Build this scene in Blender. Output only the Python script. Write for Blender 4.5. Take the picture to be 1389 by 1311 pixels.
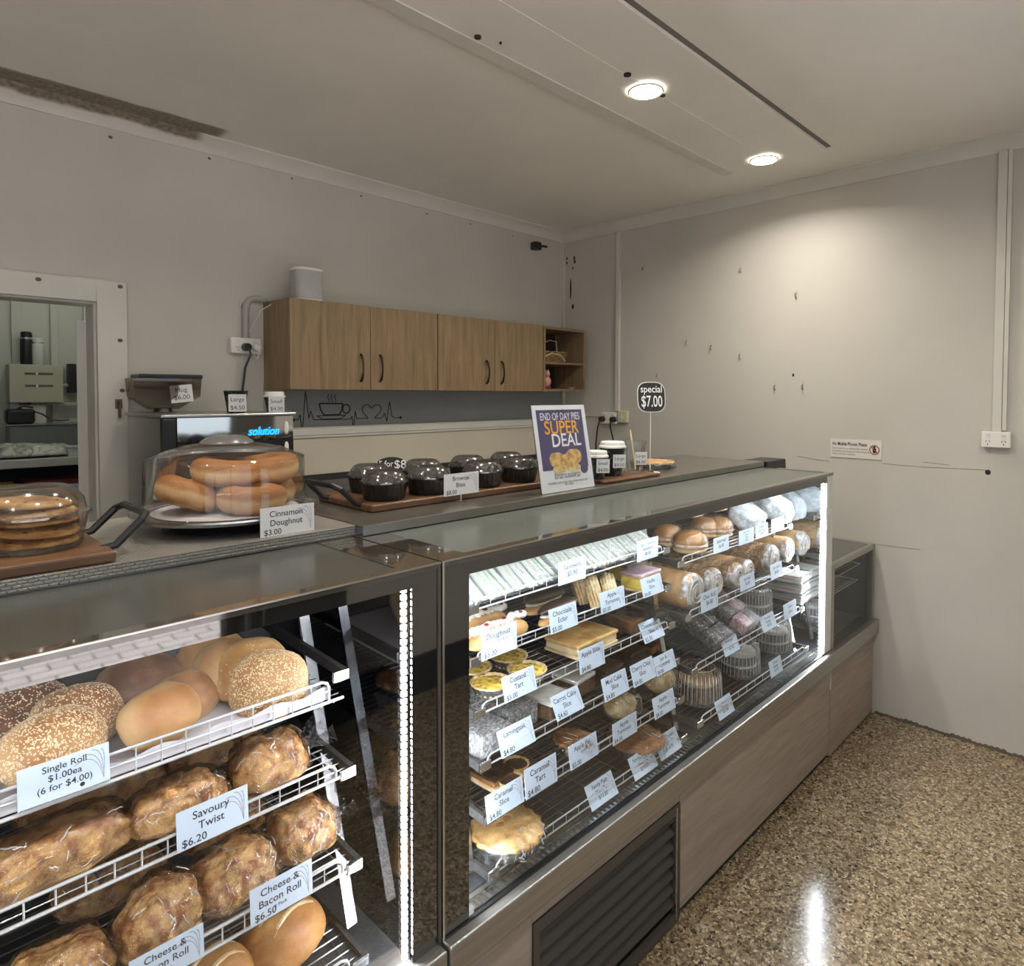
import bpy, bmesh, math, random
from mathutils import Vector, Matrix, Euler, noise
R = math.radians
PI = math.pi
for o in list(bpy.data.objects):
    bpy.data.objects.remove(o)
SC = bpy.context.scene
COL = SC.collection
W_PX, H_PX = 1389.0, 1311.0
# ---------------------------------------------------------------- camera
FPX, YAW, PITCH, ROLL, PX, PY = 894.24, 0.7694, 0.0314, 0.0029, 718.34, 562.82
CAM = Vector((0, 0, 1.55))
FW = Vector((math.cos(YAW) * math.cos(PITCH), math.sin(YAW) * math.cos(PITCH), -math.sin(PITCH)))
_r = Vector((math.sin(YAW), -math.cos(YAW), 0))
_u = _r.cross(FW)
RT = _r * math.cos(ROLL) + _u * math.sin(ROLL)
UP = _u * math.cos(ROLL) - _r * math.sin(ROLL)
cd = bpy.data.cameras.new('camera')
cam = bpy.data.objects.new('camera', cd)
COL.objects.link(cam)
M = Matrix((RT, UP, -FW)).transposed().to_4x4()
M.translation = CAM
cam.matrix_world = M
cd.sensor_fit = 'HORIZONTAL'
cd.sensor_width = 36
cd.lens = FPX / W_PX * 36
cd.shift_x = (W_PX / 2 - PX) / W_PX
cd.shift_y = (PY - H_PX / 2) / W_PX
cd.clip_start = 0.02
SC.camera = cam
# ---------------------------------------------------------------- sky, sun, exposure
wd = bpy.data.worlds.new('sky')
SC.world = wd
wd.use_nodes = True
bg = wd.node_tree.nodes['Background']
bg.inputs[0].default_value = (0.80, 0.90, 1.0, 1)
bg.inputs[1].default_value = 1.2
sd = bpy.data.lights.new('sun', 'SUN')
sd.energy = 20.0
sd.angle = R(1.0)
sd.color = (1, 0.95, 0.88)
sun = bpy.data.objects.new('sun', sd)
COL.objects.link(sun)
sun.rotation_euler = Vector((-0.30, -0.16, -0.94)).to_track_quat('-Z', 'Y').to_euler()
SC.view_settings.view_transform = 'Standard'
SC.view_settings.look = 'None'
SC.view_settings.gamma = 1.0
SC.view_settings.use_curve_mapping = False
SC.view_settings.exposure = 0.1
SC.cycles.transparent_max_bounces = 32


# ---------------------------------------------------------------- helpers
def at(x, y, X=None, Y=None, Z=None):
    """world point on a given plane seen at pixel (x, y) of the photograph"""
    r = FW + RT * ((x - PX) / FPX) - UP * ((y - PY) / FPX)
    if X is not None:
        t = (X - CAM.x) / r.x
    elif Y is not None:
        t = (Y - CAM.y) / r.y
    else:
        t = (Z - CAM.z) / r.z
    return CAM + r * t


def tag(o, label=None, cat=None, group=None, kind=None):
    if label:
        o['label'] = label
    if cat:
        o['category'] = cat
    if group:
        o['group'] = group
    if kind:
        o['kind'] = kind
    return o


def thing(name, label, cat, loc=(0, 0, 0), rot=(0, 0, 0), group=None):
    o = bpy.data.objects.new(name, None)
    o.empty_display_size = 0.05
    COL.objects.link(o)
    o.location = loc
    o.rotation_euler = rot
    return tag(o, label, cat, group)


def dup(root, loc=None, rot=None, label=None, group=None, scale=None):
    def cp(o, p):
        c = o.copy()
        COL.objects.link(c)
        c.parent = p
        for ch in list(o.children):
            cp(ch, c)
        return c
    r = cp(root, None)
    if loc is not None:
        r.location = loc
    if rot is not None:
        r.rotation_euler = rot
    if label:
        r['label'] = label
    if group:
        r['group'] = group
    if scale:
        r.scale = scale if hasattr(scale, '__len__') else (scale,) * 3
    return r


class MB:
    def __init__(s):
        s.v = []
        s.f = []

    def add(s, vs, fs):
        n = len(s.v)
        s.v += [tuple(v) for v in vs]
        s.f += [tuple(i + n for i in f) for f in fs]
        return s

    def box(s, x0, x1, y0, y1, z0, z1, M=None):
        vs = [Vector((x, y, z)) for z in (z0, z1) for y in (y0, y1) for x in (x0, x1)]
        if M:
            vs = [M @ v for v in vs]
        return s.add(vs, [(0, 2, 3, 1), (4, 5, 7, 6), (0, 1, 5, 4), (2, 6, 7, 3), (0, 4, 6, 2), (1, 3, 7, 5)])

    def bar(s, a, b, w, t, up=(0, 0, 1)):
        """rectangular bar from a to b, width w sideways, thickness t along up"""
        a = Vector(a); b = Vector(b)
        d = (b - a).normalized()
        u = Vector(up)
        sd_ = d.cross(u).normalized()
        u = sd_.cross(d)
        vs = []
        for p in (a, b):
            for i, j in ((-1, -1), (1, -1), (1, 1), (-1, 1)):
                vs.append(p + sd_ * (i * w / 2) + u * (j * t / 2))
        return s.add(vs, [(3, 2, 1, 0), (4, 5, 6, 7), (0, 1, 5, 4), (1, 2, 6, 5), (2, 3, 7, 6), (3, 0, 4, 7)])

    def tube(s, pts, r, n=6, closed=False):
        pts = [Vector(p) for p in pts]
        k = len(pts)
        rs = r if hasattr(r, '__len__') else [r] * k
        base = len(s.v)
        ref = None
        for i, p in enumerate(pts):
            if closed:
                d = pts[(i + 1) % k] - pts[i - 1]
            else:
                d = pts[min(i + 1, k - 1)] - pts[max(i - 1, 0)]
            d.normalize()
            if ref is None:
                ref = Vector((0, 0, 1)) if abs(d.z) < 0.9 else Vector((1, 0, 0))
            a = d.cross(ref).normalized()
            b = a.cross(d)
            ref = b
            for j in range(n):
                t = 2 * PI * j / n
                s.v.append(tuple(p + (a * math.cos(t) + b * math.sin(t)) * rs[i]))
        m = k if closed else k - 1
        for i in range(m):
            i2 = (i + 1) % k
            for j in range(n):
                j2 = (j + 1) % n
                s.f.append((base + i * n + j, base + i * n + j2, base + i2 * n + j2, base + i2 * n + j))
        if not closed:
            s.f.append(tuple(base + j for j in range(n))[::-1])
            s.f.append(tuple(base + (k - 1) * n + j for j in range(n)))
        return s

    def lathe(s, prof, n=24, c=(0, 0, 0), rib=0, nr=0, sx=1, sy=1, cap=True):
        """prof [(radius, z)...] bottom to top; rib: radial ripple, nr ripples"""
        base = len(s.v)
        for (r, z) in prof:
            for j in range(n):
                t = 2 * PI * j / n
                q = r + (rib * math.cos(nr * t) if r > abs(rib) * 3 else 0)
                s.v.append((c[0] + q * math.cos(t) * sx, c[1] + q * math.sin(t) * sy, c[2] + z))
        k = len(prof)
        for i in range(k - 1):
            for j in range(n):
                j2 = (j + 1) % n
                s.f.append((base + i * n + j, base + i * n + j2, base + (i + 1) * n + j2, base + (i + 1) * n + j))
        if cap:
            if prof[0][0] > 1e-6:
                s.f.append(tuple(base + j for j in range(n))[::-1])
            if prof[-1][0] > 1e-6:
                s.f.append(tuple(base + (k - 1) * n + j for j in range(n)))
        return s

    def prism(s, poly, z0, z1, M=None):
        """polygon in local xy, extruded z0..z1"""
        n = len(poly)
        vs = [Vector((p[0], p[1], z0)) for p in poly] + [Vector((p[0], p[1], z1)) for p in poly]
        if M:
            vs = [M @ v for v in vs]
        return s.add(vs, [tuple(range(n))[::-1], tuple(range(n, 2 * n))] + [(i, (i + 1) % n, n + (i + 1) % n, n + i) for i in range(n)])

    def ellipsoid(s, c, r, n=12, m=8, fn=None):
        base = len(s.v)
        c = Vector(c)
        for i in range(m + 1):
            ph = PI * i / m
            for j in range(n):
                t = 2 * PI * j / n
                d = Vector((math.sin(ph) * math.cos(t), math.sin(ph) * math.sin(t), -math.cos(ph)))
                if fn:
                    p = fn(d)
                else:
                    p = Vector((d.x * r[0], d.y * r[1], d.z * r[2]))
                s.v.append(tuple(c + p))
        for i in range(m):
            for j in range(n):
                j2 = (j + 1) % n
                s.f.append((base + i * n + j, base + i * n + j2, base + (i + 1) * n + j2, base + (i + 1) * n + j))
        return s

    def warp(s, fn):
        s.v = [tuple(fn(Vector(v))) for v in s.v]
        return s

    def build(s, name, mat, parent=None, loc=(0, 0, 0), rot=(0, 0, 0), smooth=False, bevel=0, seg=2, sharp=35):
        me = bpy.data.meshes.new(name)
        me.from_pydata(s.v, [], s.f)
        bm = bmesh.new()
        bm.from_mesh(me)
        bmesh.ops.remove_doubles(bm, verts=bm.verts, dist=1e-6)
        bmesh.ops.recalc_face_normals(bm, faces=bm.faces)
        if bevel:
            es = [e for e in bm.edges if len(e.link_faces) == 2 and e.calc_face_angle(0) > 0.5]
            bmesh.ops.bevel(bm, geom=es, offset=bevel, segments=seg, profile=0.5, affect='EDGES', clamp_overlap=True)
        bm.to_mesh(me)
        bm.free()
        if smooth:
            me.polygons.foreach_set('use_smooth', [True] * len(me.polygons))
            if sharp:
                me.set_sharp_from_angle(angle=R(sharp))
        me.materials.append(mat)
        o = bpy.data.objects.new(name, me)
        COL.objects.link(o)
        o.parent = parent
        o.location = loc
        o.rotation_euler = rot
        return o


# ---------------------------------------------------------------- materials
def nmat(name):
    m = bpy.data.materials.new(name)
    m.use_nodes = True
    nt = m.node_tree
    return m, nt.nodes, nt.links, nt.nodes['Principled BSDF']


def c4(c):
    return (c[0], c[1], c[2], 1)


def pm(name, col, rough=0.5, metal=0.0, spec=0.5, emit=None, es=0, coat=0, sss=0, trans=0):
    m, N, L, b = nmat(name)
    b.inputs['Base Color'].default_value = c4(col)
    b.inputs['Roughness'].default_value = rough
    b.inputs['Metallic'].default_value = metal
    b.inputs['Specular IOR Level'].default_value = spec
    b.inputs['Coat Weight'].default_value = coat
    if sss:
        b.inputs['Subsurface Weight'].default_value = sss
        b.inputs['Subsurface Radius'].default_value = (0.01, 0.006, 0.003)
    if emit:
        b.inputs['Emission Color'].default_value = c4(emit)
        b.inputs['Emission Strength'].default_value = es
    return m


def ramp(N, stops):
    r = N.new('ShaderNodeValToRGB')
    e = r.color_ramp.elements
    while len(e) < len(stops):
        e.new(0.5)
    for i, (p, c) in enumerate(stops):
        e[i].position = p
        e[i].color = c4(c)
    return r


def coords(N, L, scale=(1, 1, 1), kind='Object'):
    tc = N.new('ShaderNodeTexCoord')
    mp = N.new('ShaderNodeMapping')
    mp.inputs['Scale'].default_value = scale
    L.new(tc.outputs[kind], mp.inputs[0])
    return mp.outputs[0]


def nz(name, stops, scale=10, rough=0.5, bump=0.0, bscale=None, stretch=(1, 1, 1), detail=4, metal=0, spec=0.5, coat=0, dist=0.01, distort=0):
    """noise-coloured material in object space"""
    m, N, L, b = nmat(name)
    co = coords(N, L, stretch)
    n = N.new('ShaderNodeTexNoise')
    n.inputs['Scale'].default_value = scale
    n.inputs['Detail'].default_value = detail
    n.inputs['Distortion'].default_value = distort
    L.new(co, n.inputs['Vector'])
    r = ramp(N, stops)
    L.new(n.outputs[0], r.inputs[0])
    L.new(r.outputs[0], b.inputs['Base Color'])
    b.inputs['Roughness'].default_value = rough
    b.inputs['Metallic'].default_value = metal
    b.inputs['Specular IOR Level'].default_value = spec
    b.inputs['Coat Weight'].default_value = coat
    if bump:
        n2 = N.new('ShaderNodeTexNoise')
        n2.inputs['Scale'].default_value = bscale or scale * 3
        n2.inputs['Detail'].default_value = 5
        L.new(co, n2.inputs['Vector'])
        bp = N.new('ShaderNodeBump')
        bp.inputs['Strength'].default_value = bump
        bp.inputs['Distance'].default_value = dist
        L.new(n2.outputs[0], bp.inputs['Height'])
        L.new(bp.outputs[0], b.inputs['Normal'])
    return m


def clear(name, tint=(0.95, 0.97, 0.97), rough=0.03, lo=0.04, hi=0.6, bump=0, bscale=60, milk=0, milkcol=(0.9, 0.9, 0.9)):
    """thin clear sheet: transparent with a fresnel gloss (and optional milkiness)"""
    m, N, L, b = nmat(name)
    N.remove(b)
    out = N['Material Output']
    tr = N.new('ShaderNodeBsdfTransparent')
    tr.inputs[0].default_value = c4(tint)
    gl = N.new('ShaderNodeBsdfGlossy')
    gl.inputs['Roughness'].default_value = rough
    lw = N.new('ShaderNodeLayerWeight')
    lw.inputs[0].default_value = 0.35
    mr = N.new('ShaderNodeMapRange')
    mr.inputs[3].default_value = lo
    mr.inputs[4].default_value = hi
    L.new(lw.outputs['Fresnel'], mr.inputs[0])
    mx = N.new('ShaderNodeMixShader')
    L.new(mr.outputs[0], mx.inputs[0])
    if milk:
        df = N.new('ShaderNodeBsdfDiffuse')
        df.inputs[0].default_value = c4(milkcol)
        m2 = N.new('ShaderNodeMixShader')
        m2.inputs[0].default_value = milk
        L.new(tr.outputs[0], m2.inputs[1])
        L.new(df.outputs[0], m2.inputs[2])
        L.new(m2.outputs[0], mx.inputs[1])
    else:
        L.new(tr.outputs[0], mx.inputs[1])
    L.new(gl.outputs[0], mx.inputs[2])
    L.new(mx.outputs[0], out.inputs[0])
    if bump:
        co = coords(N, L)
        n2 = N.new('ShaderNodeTexNoise')
        n2.inputs['Scale'].default_value = bscale
        n2.inputs['Detail'].default_value = 3
        n2.inputs['Distortion'].default_value = 1.5
        L.new(co, n2.inputs['Vector'])
        bp = N.new('ShaderNodeBump')
        bp.inputs['Strength'].default_value = bump
        bp.inputs['Distance'].default_value = 0.01
        L.new(n2.outputs[0], bp.inputs['Height'])
        L.new(bp.outputs[0], gl.inputs['Normal'])
        L.new(bp.outputs[0], lw.inputs['Normal'])
    return m


def emis(name, col, s):
    m, N, L, b = nmat(name)
    N.remove(b)
    e = N.new('ShaderNodeEmission')
    e.inputs[0].default_value = c4(col)
    e.inputs[1].default_value = s
    L.new(e.outputs[0], N['Material Output'].inputs[0])
    return m


def wood(name, dark, mid, light, axis='x', scale=1.0, rough=0.5):
    m, N, L, b = nmat(name)
    st = {'x': (1.2, 14, 14), 'z': (14, 14, 1.2), 'y': (14, 1.2, 14)}[axis]
    co = coords(N, L, tuple(v * scale for v in st))
    n = N.new('ShaderNodeTexNoise')
    n.inputs['Scale'].default_value = 3
    n.inputs['Detail'].default_value = 8
    n.inputs['Roughness'].default_value = 0.65
    n.inputs['Distortion'].default_value = 0.6
    L.new(co, n.inputs['Vector'])
    r = ramp(N, [(0.25, dark), (0.5, mid), (0.75, light)])
    L.new(n.outputs[0], r.inputs[0])
    L.new(r.outputs[0], b.inputs['Base Color'])
    b.inputs['Roughness'].default_value = rough
    bp = N.new('ShaderNodeBump')
    bp.inputs['Strength'].default_value = 0.12
    bp.inputs['Distance'].default_value = 0.003
    L.new(n.outputs[0], bp.inputs['Height'])
    L.new(bp.outputs[0], b.inputs['Normal'])
    return m


def paint(name, c, var=0.04, scale=2.5, rough=0.6, marks=0.0):
    c1 = tuple(v * (1 - var) for v in c)
    c2 = tuple(min(1, v * (1 + var)) for v in c)
    return nz(name, [(0.3, c1), (0.7, c2)], scale, rough, bump=0.05, bscale=180, detail=6, dist=0.002)


MT = {}
MT['wall'] = paint('wall paint', (0.515, 0.498, 0.455), 0.06, 1.8, 0.55)
MT['trim'] = paint('white trim', (0.60, 0.585, 0.54), 0.04, 6, 0.45)
MT['steel'] = nz('brushed steel', [(0.3, (0.42, 0.41, 0.39)), (0.7, (0.52, 0.51, 0.49))], 6, 0.3, stretch=(1, 40, 40), metal=0.95)
MT['steel_b'] = pm('bright steel', (0.72, 0.72, 0.72), 0.22, 1.0)
MT['chrome'] = pm('chrome wire', (0.72, 0.73, 0.75), 0.38, 0.6)
MT['wire'] = pm('shelf wire', (0.20, 0.20, 0.21), 0.3, 0.9)
MT['black'] = pm('black plastic', (0.012, 0.012, 0.013), 0.35)
MT['blackm'] = pm('matt black', (0.02, 0.02, 0.02), 0.7)
MT['white'] = pm('white plastic', (0.75, 0.74, 0.70), 0.35)
MT['dark'] = pm('dark interior', (0.018, 0.019, 0.022), 0.4)
MT['border'] = pm('black glass border', (0.010, 0.010, 0.009), 0.03, 0, 0.5)
MT['border'].node_tree.nodes['Principled BSDF'].inputs['IOR'].default_value = 2.3
MT['topglass'] = pm('case top glass', (0.11, 0.125, 0.115), 0.24, 0, 0.5)
MT['topglass2'] = pm('dark case top glass', (0.058, 0.060, 0.054), 0.22, 0, 0.5)
MT['mirror'] = pm('dark end glass', (0.50, 0.52, 0.54), 0.04, 1.0)
MT['mirror_d'] = pm('dark tinted end glass', (0.16, 0.16, 0.17), 0.04, 1.0)
MT['glass'] = clear('clear glass', (0.985, 0.992, 0.99), 0.0, 0.001, 0.15)
MT['plastic'] = clear('clear plastic', (0.95, 0.96, 0.96), 0.06, 0.06, 0.65)
MT['dome'] = clear('ribbed dome plastic', (0.94, 0.96, 0.96), 0.10, 0.12, 0.8, milk=0.02)
MT['wrap'] = clear('crinkled film', (0.97, 0.97, 0.98), 0.10, 0.045, 0.5, bump=1.0, bscale=30)
MT['glint'] = clear('film crease', (0.97, 0.97, 0.98), 0.15, 0.15, 0.7, milk=0.55, milkcol=(0.92, 0.90, 0.90))  # milky white standing in for highlights on film and dome ribs
MT['wrap2'] = clear('cling film', (0.93, 0.94, 0.95), 0.12, 0.10, 0.6, bump=1.0, bscale=60, milk=0.16)
MT['wrap3'] = clear('sandwich film', (0.93, 0.95, 0.94), 0.15, 0.08, 0.5, bump=1.0, bscale=40, milk=0.20, milkcol=(0.80, 0.84, 0.80))
MT['card'] = pm('price card', (0.60, 0.71, 0.85), 0.35)
MT['ink'] = pm('black ink', (0.03, 0.03, 0.04), 0.6)
MT['wheat'] = pm('printed wheat', (0.36, 0.36, 0.42), 0.6)
MT['oak'] = wood('oak laminate', (0.165, 0.106, 0.054), (0.25, 0.170, 0.090), (0.335, 0.238, 0.135), 'z', 1.0)
MT['oakx'] = wood('oak edge', (0.14, 0.09, 0.05), (0.21, 0.14, 0.08), (0.28, 0.20, 0.12), 'x', 1.0)
MT['base'] = wood('grey oak base', (0.25, 0.195, 0.155), (0.33, 0.265, 0.215), (0.40, 0.33, 0.275), 'x', 1.3, 0.5)
MT['board'] = wood('acacia board', (0.055, 0.024, 0.011), (0.115, 0.056, 0.026), (0.20, 0.110, 0.055), 'x', 0.8, 0.4)
MT['led'] = emis('led light', (0.86, 0.93, 1.0), 300.0)
MT['led3'] = emis('led light under the top', (0.86, 0.93, 1.0), 75.0)
MT['led4'] = emis('led light under the bread case top', (0.95, 0.95, 1.0), 40.0)
MT['led2'] = emis('led light of bread case', (0.95, 0.95, 1.0), 110.0)
MT['paper'] = pm('white paper', (0.72, 0.70, 0.74), 0.7)


def floor_mat():
    m, N, L, b = nmat('terrazzo')
    co = coords(N, L)
    v = N.new('ShaderNodeTexVoronoi')
    v.inputs['Scale'].default_value = 125
    v.inputs['Randomness'].default_value = 1.0
    nn = N.new('ShaderNodeTexNoise')
    nn.inputs['Scale'].default_value = 60
    L.new(co, nn.inputs['Vector'])
    mv = N.new('ShaderNodeMixRGB')
    mv.inputs[0].default_value = 0.02
    L.new(co, mv.inputs[1])
    L.new(nn.outputs['Color'], mv.inputs[2])
    L.new(mv.outputs[0], v.inputs['Vector'])
    sp = N.new('ShaderNodeSeparateColor')
    L.new(v.outputs['Color'], sp.inputs[0])
    r = ramp(N, [(0.0, (0.030, 0.022, 0.016)), (0.16, (0.11, 0.08, 0.048)), (0.5, (0.235, 0.175, 0.105)), (0.8, (0.34, 0.265, 0.17)), (1.0, (0.50, 0.42, 0.30))])
    L.new(sp.outputs[0], r.inputs[0])
    v2 = N.new('ShaderNodeTexVoronoi')
    v2.feature = 'DISTANCE_TO_EDGE'
    v2.inputs['Scale'].default_value = 125
    L.new(mv.outputs[0], v2.inputs['Vector'])
    lt = N.new('ShaderNodeMath')
    lt.operation = 'LESS_THAN'
    lt.inputs[1].default_value = 0.05
    L.new(v2.outputs['Distance'], lt.inputs[0])
    mx = N.new('ShaderNodeMixRGB')
    L.new(lt.outputs[0], mx.inputs[0])
    L.new(r.outputs[0], mx.inputs[1])
    mx.inputs[2].default_value = (0.16, 0.115, 0.07, 1)
    L.new(mx.outputs[0], b.inputs['Base Color'])
    b.inputs['Roughness'].default_value = 0.16
    b.inputs['Specular IOR Level'].default_value = 0.5
    return m


def stain_mat(name, c, zone):
    """paint with a brown water stain of its own shape (object space = world space)"""
    m, N, L, b = nmat(name)
    co = coords(N, L)
    n = N.new('ShaderNodeTexNoise')
    n.inputs['Scale'].default_value = 2
    n.inputs['Detail'].default_value = 6
    L.new(co, n.inputs['Vector'])
    r = ramp(N, [(0.3, tuple(v * 0.94 for v in c)), (0.7, tuple(v * 1.04 for v in c))])
    L.new(n.outputs[0], r.inputs[0])
    sx = N.new('ShaderNodeSeparateXYZ')
    n2 = N.new('ShaderNodeTexNoise')
    n2.inputs['Scale'].default_value = 9
    n2.inputs['Detail'].default_value = 6
    L.new(co, n2.inputs['Vector'])
    mv = N.new('ShaderNodeMixRGB')
    mv.blend_type = 'LINEAR_LIGHT'
    mv.inputs[0].default_value = 0.018
    L.new(co, mv.inputs[1])
    L.new(n2.outputs['Color'], mv.inputs[2])
    L.new(mv.outputs[0], sx.inputs[0])

    def ss(sock, a, bb):
        q = N.new('ShaderNodeMapRange')
        q.interpolation_type = 'SMOOTHSTEP'
        q.inputs[1].default_value = a
        q.inputs[2].default_value = bb
        L.new(sock, q.inputs[0])
        return q.outputs[0]
    f1 = ss(sx.outputs[0], zone[1] + 0.02, zone[1] - 0.02)
    f2 = ss(sx.outputs[1], zone[2] - 0.012, zone[2] + 0.012)
    f3 = ss(sx.outputs[1], zone[3] + 0.008, zone[3] - 0.008)
    a = N.new('ShaderNodeMath'); a.operation = 'MULTIPLY'
    L.new(f1, a.inputs[0]); L.new(f2, a.inputs[1])
    a2 = N.new('ShaderNodeMath'); a2.operation = 'MULTIPLY'
    L.new(a.outputs[0], a2.inputs[0]); L.new(f3, a2.inputs[1])
    n3 = N.new('ShaderNodeTexNoise')
    n3.inputs['Scale'].default_value = 60
    n3.inputs['Detail'].default_value = 8
    L.new(co, n3.inputs['Vector'])
    r3 = ramp(N, [(0.35, (0.15, 0.12, 0.09)), (0.65, (0.27, 0.23, 0.17))])
    L.new(n3.outputs[0], r3.inputs[0])
    mx = N.new('ShaderNodeMixRGB')
    L.new(a2.outputs[0], mx.inputs[0])
    L.new(r.outputs[0], mx.inputs[1])
    L.new(r3.outputs[0], mx.inputs[2])
    L.new(mx.outputs[0], b.inputs['Base Color'])
    b.inputs['Roughness'].default_value = 0.6
    return m


MT['floor'] = floor_mat()
MT['ceil'] = stain_mat('ceiling paint', (0.74, 0.715, 0.655), (0, 1.13, 2.855, 2.99))
MT['cornice'] = stain_mat('cornice paint', (0.62, 0.605, 0.565), (0, 1.06, 2.80, 2.985))
# ================================================================= SETTING
XR, YB, ZC, YW, XL = 3.45, 3.02, 2.65, -0.75, -2.6


def struct(name, mb, mat, parent=None, **k):
    o = mb.build(name, mat, parent, **k)
    if parent is None:
        o['kind'] = 'structure'
    return o


struct('floor', MB().box(XL - 0.1, XR + 0.1, YW - 0.1, YB + 0.12, -0.1, 0), MT['floor'])
ceil = struct('ceiling', MB().box(XL - 0.1, XR + 0.1, YW - 0.1, YB + 0.12, ZC, ZC + 0.1), MT['ceil'])
MT['panel'] = paint('ceiling board paint', (0.74, 0.72, 0.67), 0.03, 3, 0.55)
pan = MB().box(-2.0, 3.035, 1.115, 1.61, ZC - 0.014, ZC - 0.001).build('ceiling_board', MT['panel'], ceil, bevel=0.002)
MB().box(-2.0, 3.035, 1.555, 1.612, ZC - 0.018, ZC - 0.0135).build('joint_tape', paint('joint tape', (0.62, 0.60, 0.55), 0.05, 5, 0.6), pan)
MB().box(-2.0, 3.035, 1.35, 1.39, ZC - 0.0155, ZC - 0.0135).build('joint_tape', MT['panel'], pan)
MB().box(-2.0, 3.04, 1.098, 1.1145, ZC - 0.004, ZC - 0.0005).build('shadow_gap_strip', pm('painted gap shadow', (0.16, 0.145, 0.125), 0.7), ceil)  # flush dark strip, the shade of a gap put into its colour
for (x, y, r) in ((648, 51, 0.011), (851, 102, 0.013), (899, 130, 0.010), (679, 59, 0.004)):
    p = at(x, y, Z=ZC - 0.018)
    MB().lathe([(r, -0.003), (r, 0.004)], 12, (p.x, p.y, ZC - 0.0165)).build('cable_hole', MT['blackm'], pan)
# walls
DX0, DX1, DZ = -0.16, 0.69, 1.915
w = MB().box(XL - 0.1, DX0, YB, YB + 0.12, 0, ZC).box(DX1, XR + 0.1, YB, YB + 0.12, 0, ZC).box(DX0, DX1, YB, YB + 0.12, DZ, ZC)
wall_back = struct('wall_back', w, MT['wall'])
wall_right = struct('wall_right', MB().box(XR, XR + 0.1, YW - 0.1, YB, 0, ZC), MT['wall'])
struct('wall_left', MB().box(XL - 0.1, XL, YW - 0.1, YB, 0, ZC), MT['wall'])
# shopfront wall behind the photographer
WX0, WX1, WZ0, WZ1 = -2.35, 1.22, 0.12, 2.30
VX0, VX1, VZ0, VZ1 = 1.62, 2.45, 1.15, 2.15
w = MB()
w.box(XL, WX0, YW - 0.1, YW, 0, ZC).box(WX0, WX1, YW - 0.1, YW, 0, WZ0).box(WX0, WX1, YW - 0.1, YW, WZ1, ZC)
w.box(WX1, VX0, YW - 0.1, YW, 0, ZC).box(VX0, VX1, YW - 0.1, YW, 0, VZ0).box(VX0, VX1, YW - 0.1, YW, VZ1, ZC).box(VX1, XR, YW - 0.1, YW, 0, ZC)
wf = struct('wall_front', w, MT['wall'])
MB().box(1.22, 1.60, YW, YW + 0.02, 0.0, 2.3).build('cladding_panel', MT['blackm'], wf)
MB().box(1.60, XR - 0.02, YW, YW + 0.016, 0, 0.20).build('skirting', pm('navy skirting', (0.012, 0.014, 0.03), 0.4), wf)
for i, (x0, x1, z0, z1, mull) in enumerate(((WX0, WX1, WZ0, WZ1, (-1.2, -0.1, 1.09, 1.12)), (VX0, VX1, VZ0, VZ1, ()))):
    f = MB()
    yy = (YW - 0.08, YW - 0.02)
    f.box(x0, x1, *yy, z0, z0 + 0.05).box(x0, x1, *yy, z1 - 0.05, z1).box(x0, x0 + 0.05, *yy, z0, z1).box(x1 - 0.05, x1, *yy, z0, z1)
    for q in mull:
        f.box(q - 0.025, q + 0.025, *yy, z0, z1)
    fo = struct('window_%d' % (i + 1), f, MT['blackm'])
    MB().box(x0 + 0.03, x1 - 0.03, YW - 0.052, YW - 0.048, z0 + 0.03, z1 - 0.03).build('pane', MT['glass'], fo)
    pl = bpy.data.lights.new('window_portal', 'AREA')
    pl.shape = 'RECTANGLE'
    pl.size = x1 - x0
    pl.size_y = z1 - z0
    pl.cycles.is_portal = True
    po = bpy.data.objects.new('window_portal', pl)
    COL.objects.link(po)
    po.location = ((x0 + x1) / 2, YW - 0.12, (z0 + z1) / 2)
    po.rotation_euler = (R(90), 0, PI)
# street paving outside, seen only as a reflection
m, N, L, b = nmat('pale pavers')
co = coords(N, L)
bk = N.new('ShaderNodeTexBrick')
bk.inputs['Scale'].default_value = 1.0
bk.inputs['Brick Width'].default_value = 0.22
bk.inputs['Row Height'].default_value = 0.11
bk.inputs['Mortar Size'].default_value = 0.006
bk.inputs['Color1'].default_value = (0.60, 0.55, 0.56, 1)
bk.inputs['Color2'].default_value = (0.50, 0.46, 0.48, 1)
bk.inputs['Mortar'].default_value = (0.06, 0.055, 0.06, 1)
L.new(co, bk.inputs['Vector'])
L.new(bk.outputs['Color'], b.inputs['Base Color'])
b.inputs['Roughness'].default_value = 0.8
struct('ground', MB().box(-9, 9, -12, YW - 0.14, -0.12, -0.03), m)
# cornices
prof = [(0, -0.062), (-0.008, -0.062), (-0.012, -0.05), (-0.024, -0.034), (-0.042, -0.020), (-0.056, -0.011), (-0.062, -0.008), (-0.062, 0), (0, 0)]
mbk = MB()
mbk.prism([(p[0], p[1]) for p in prof], XL, XR, Matrix(((0, 0, 1, 0), (1, 0, 0, YB), (0, 1, 0, ZC), (0, 0, 0, 1))))
struct('trim_1', mbk, MT['cornice'], smooth=True, sharp=50)
mbk = MB()
mbk.prism([(p[0], p[1]) for p in prof], YW, YB, Matrix(((1, 0, 0, XR), (0, 0, 1, 0), (0, 1, 0, ZC), (0, 0, 0, 1))))
struct('trim_2', mbk, MT['trim'], smooth=True, sharp=50)
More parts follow.
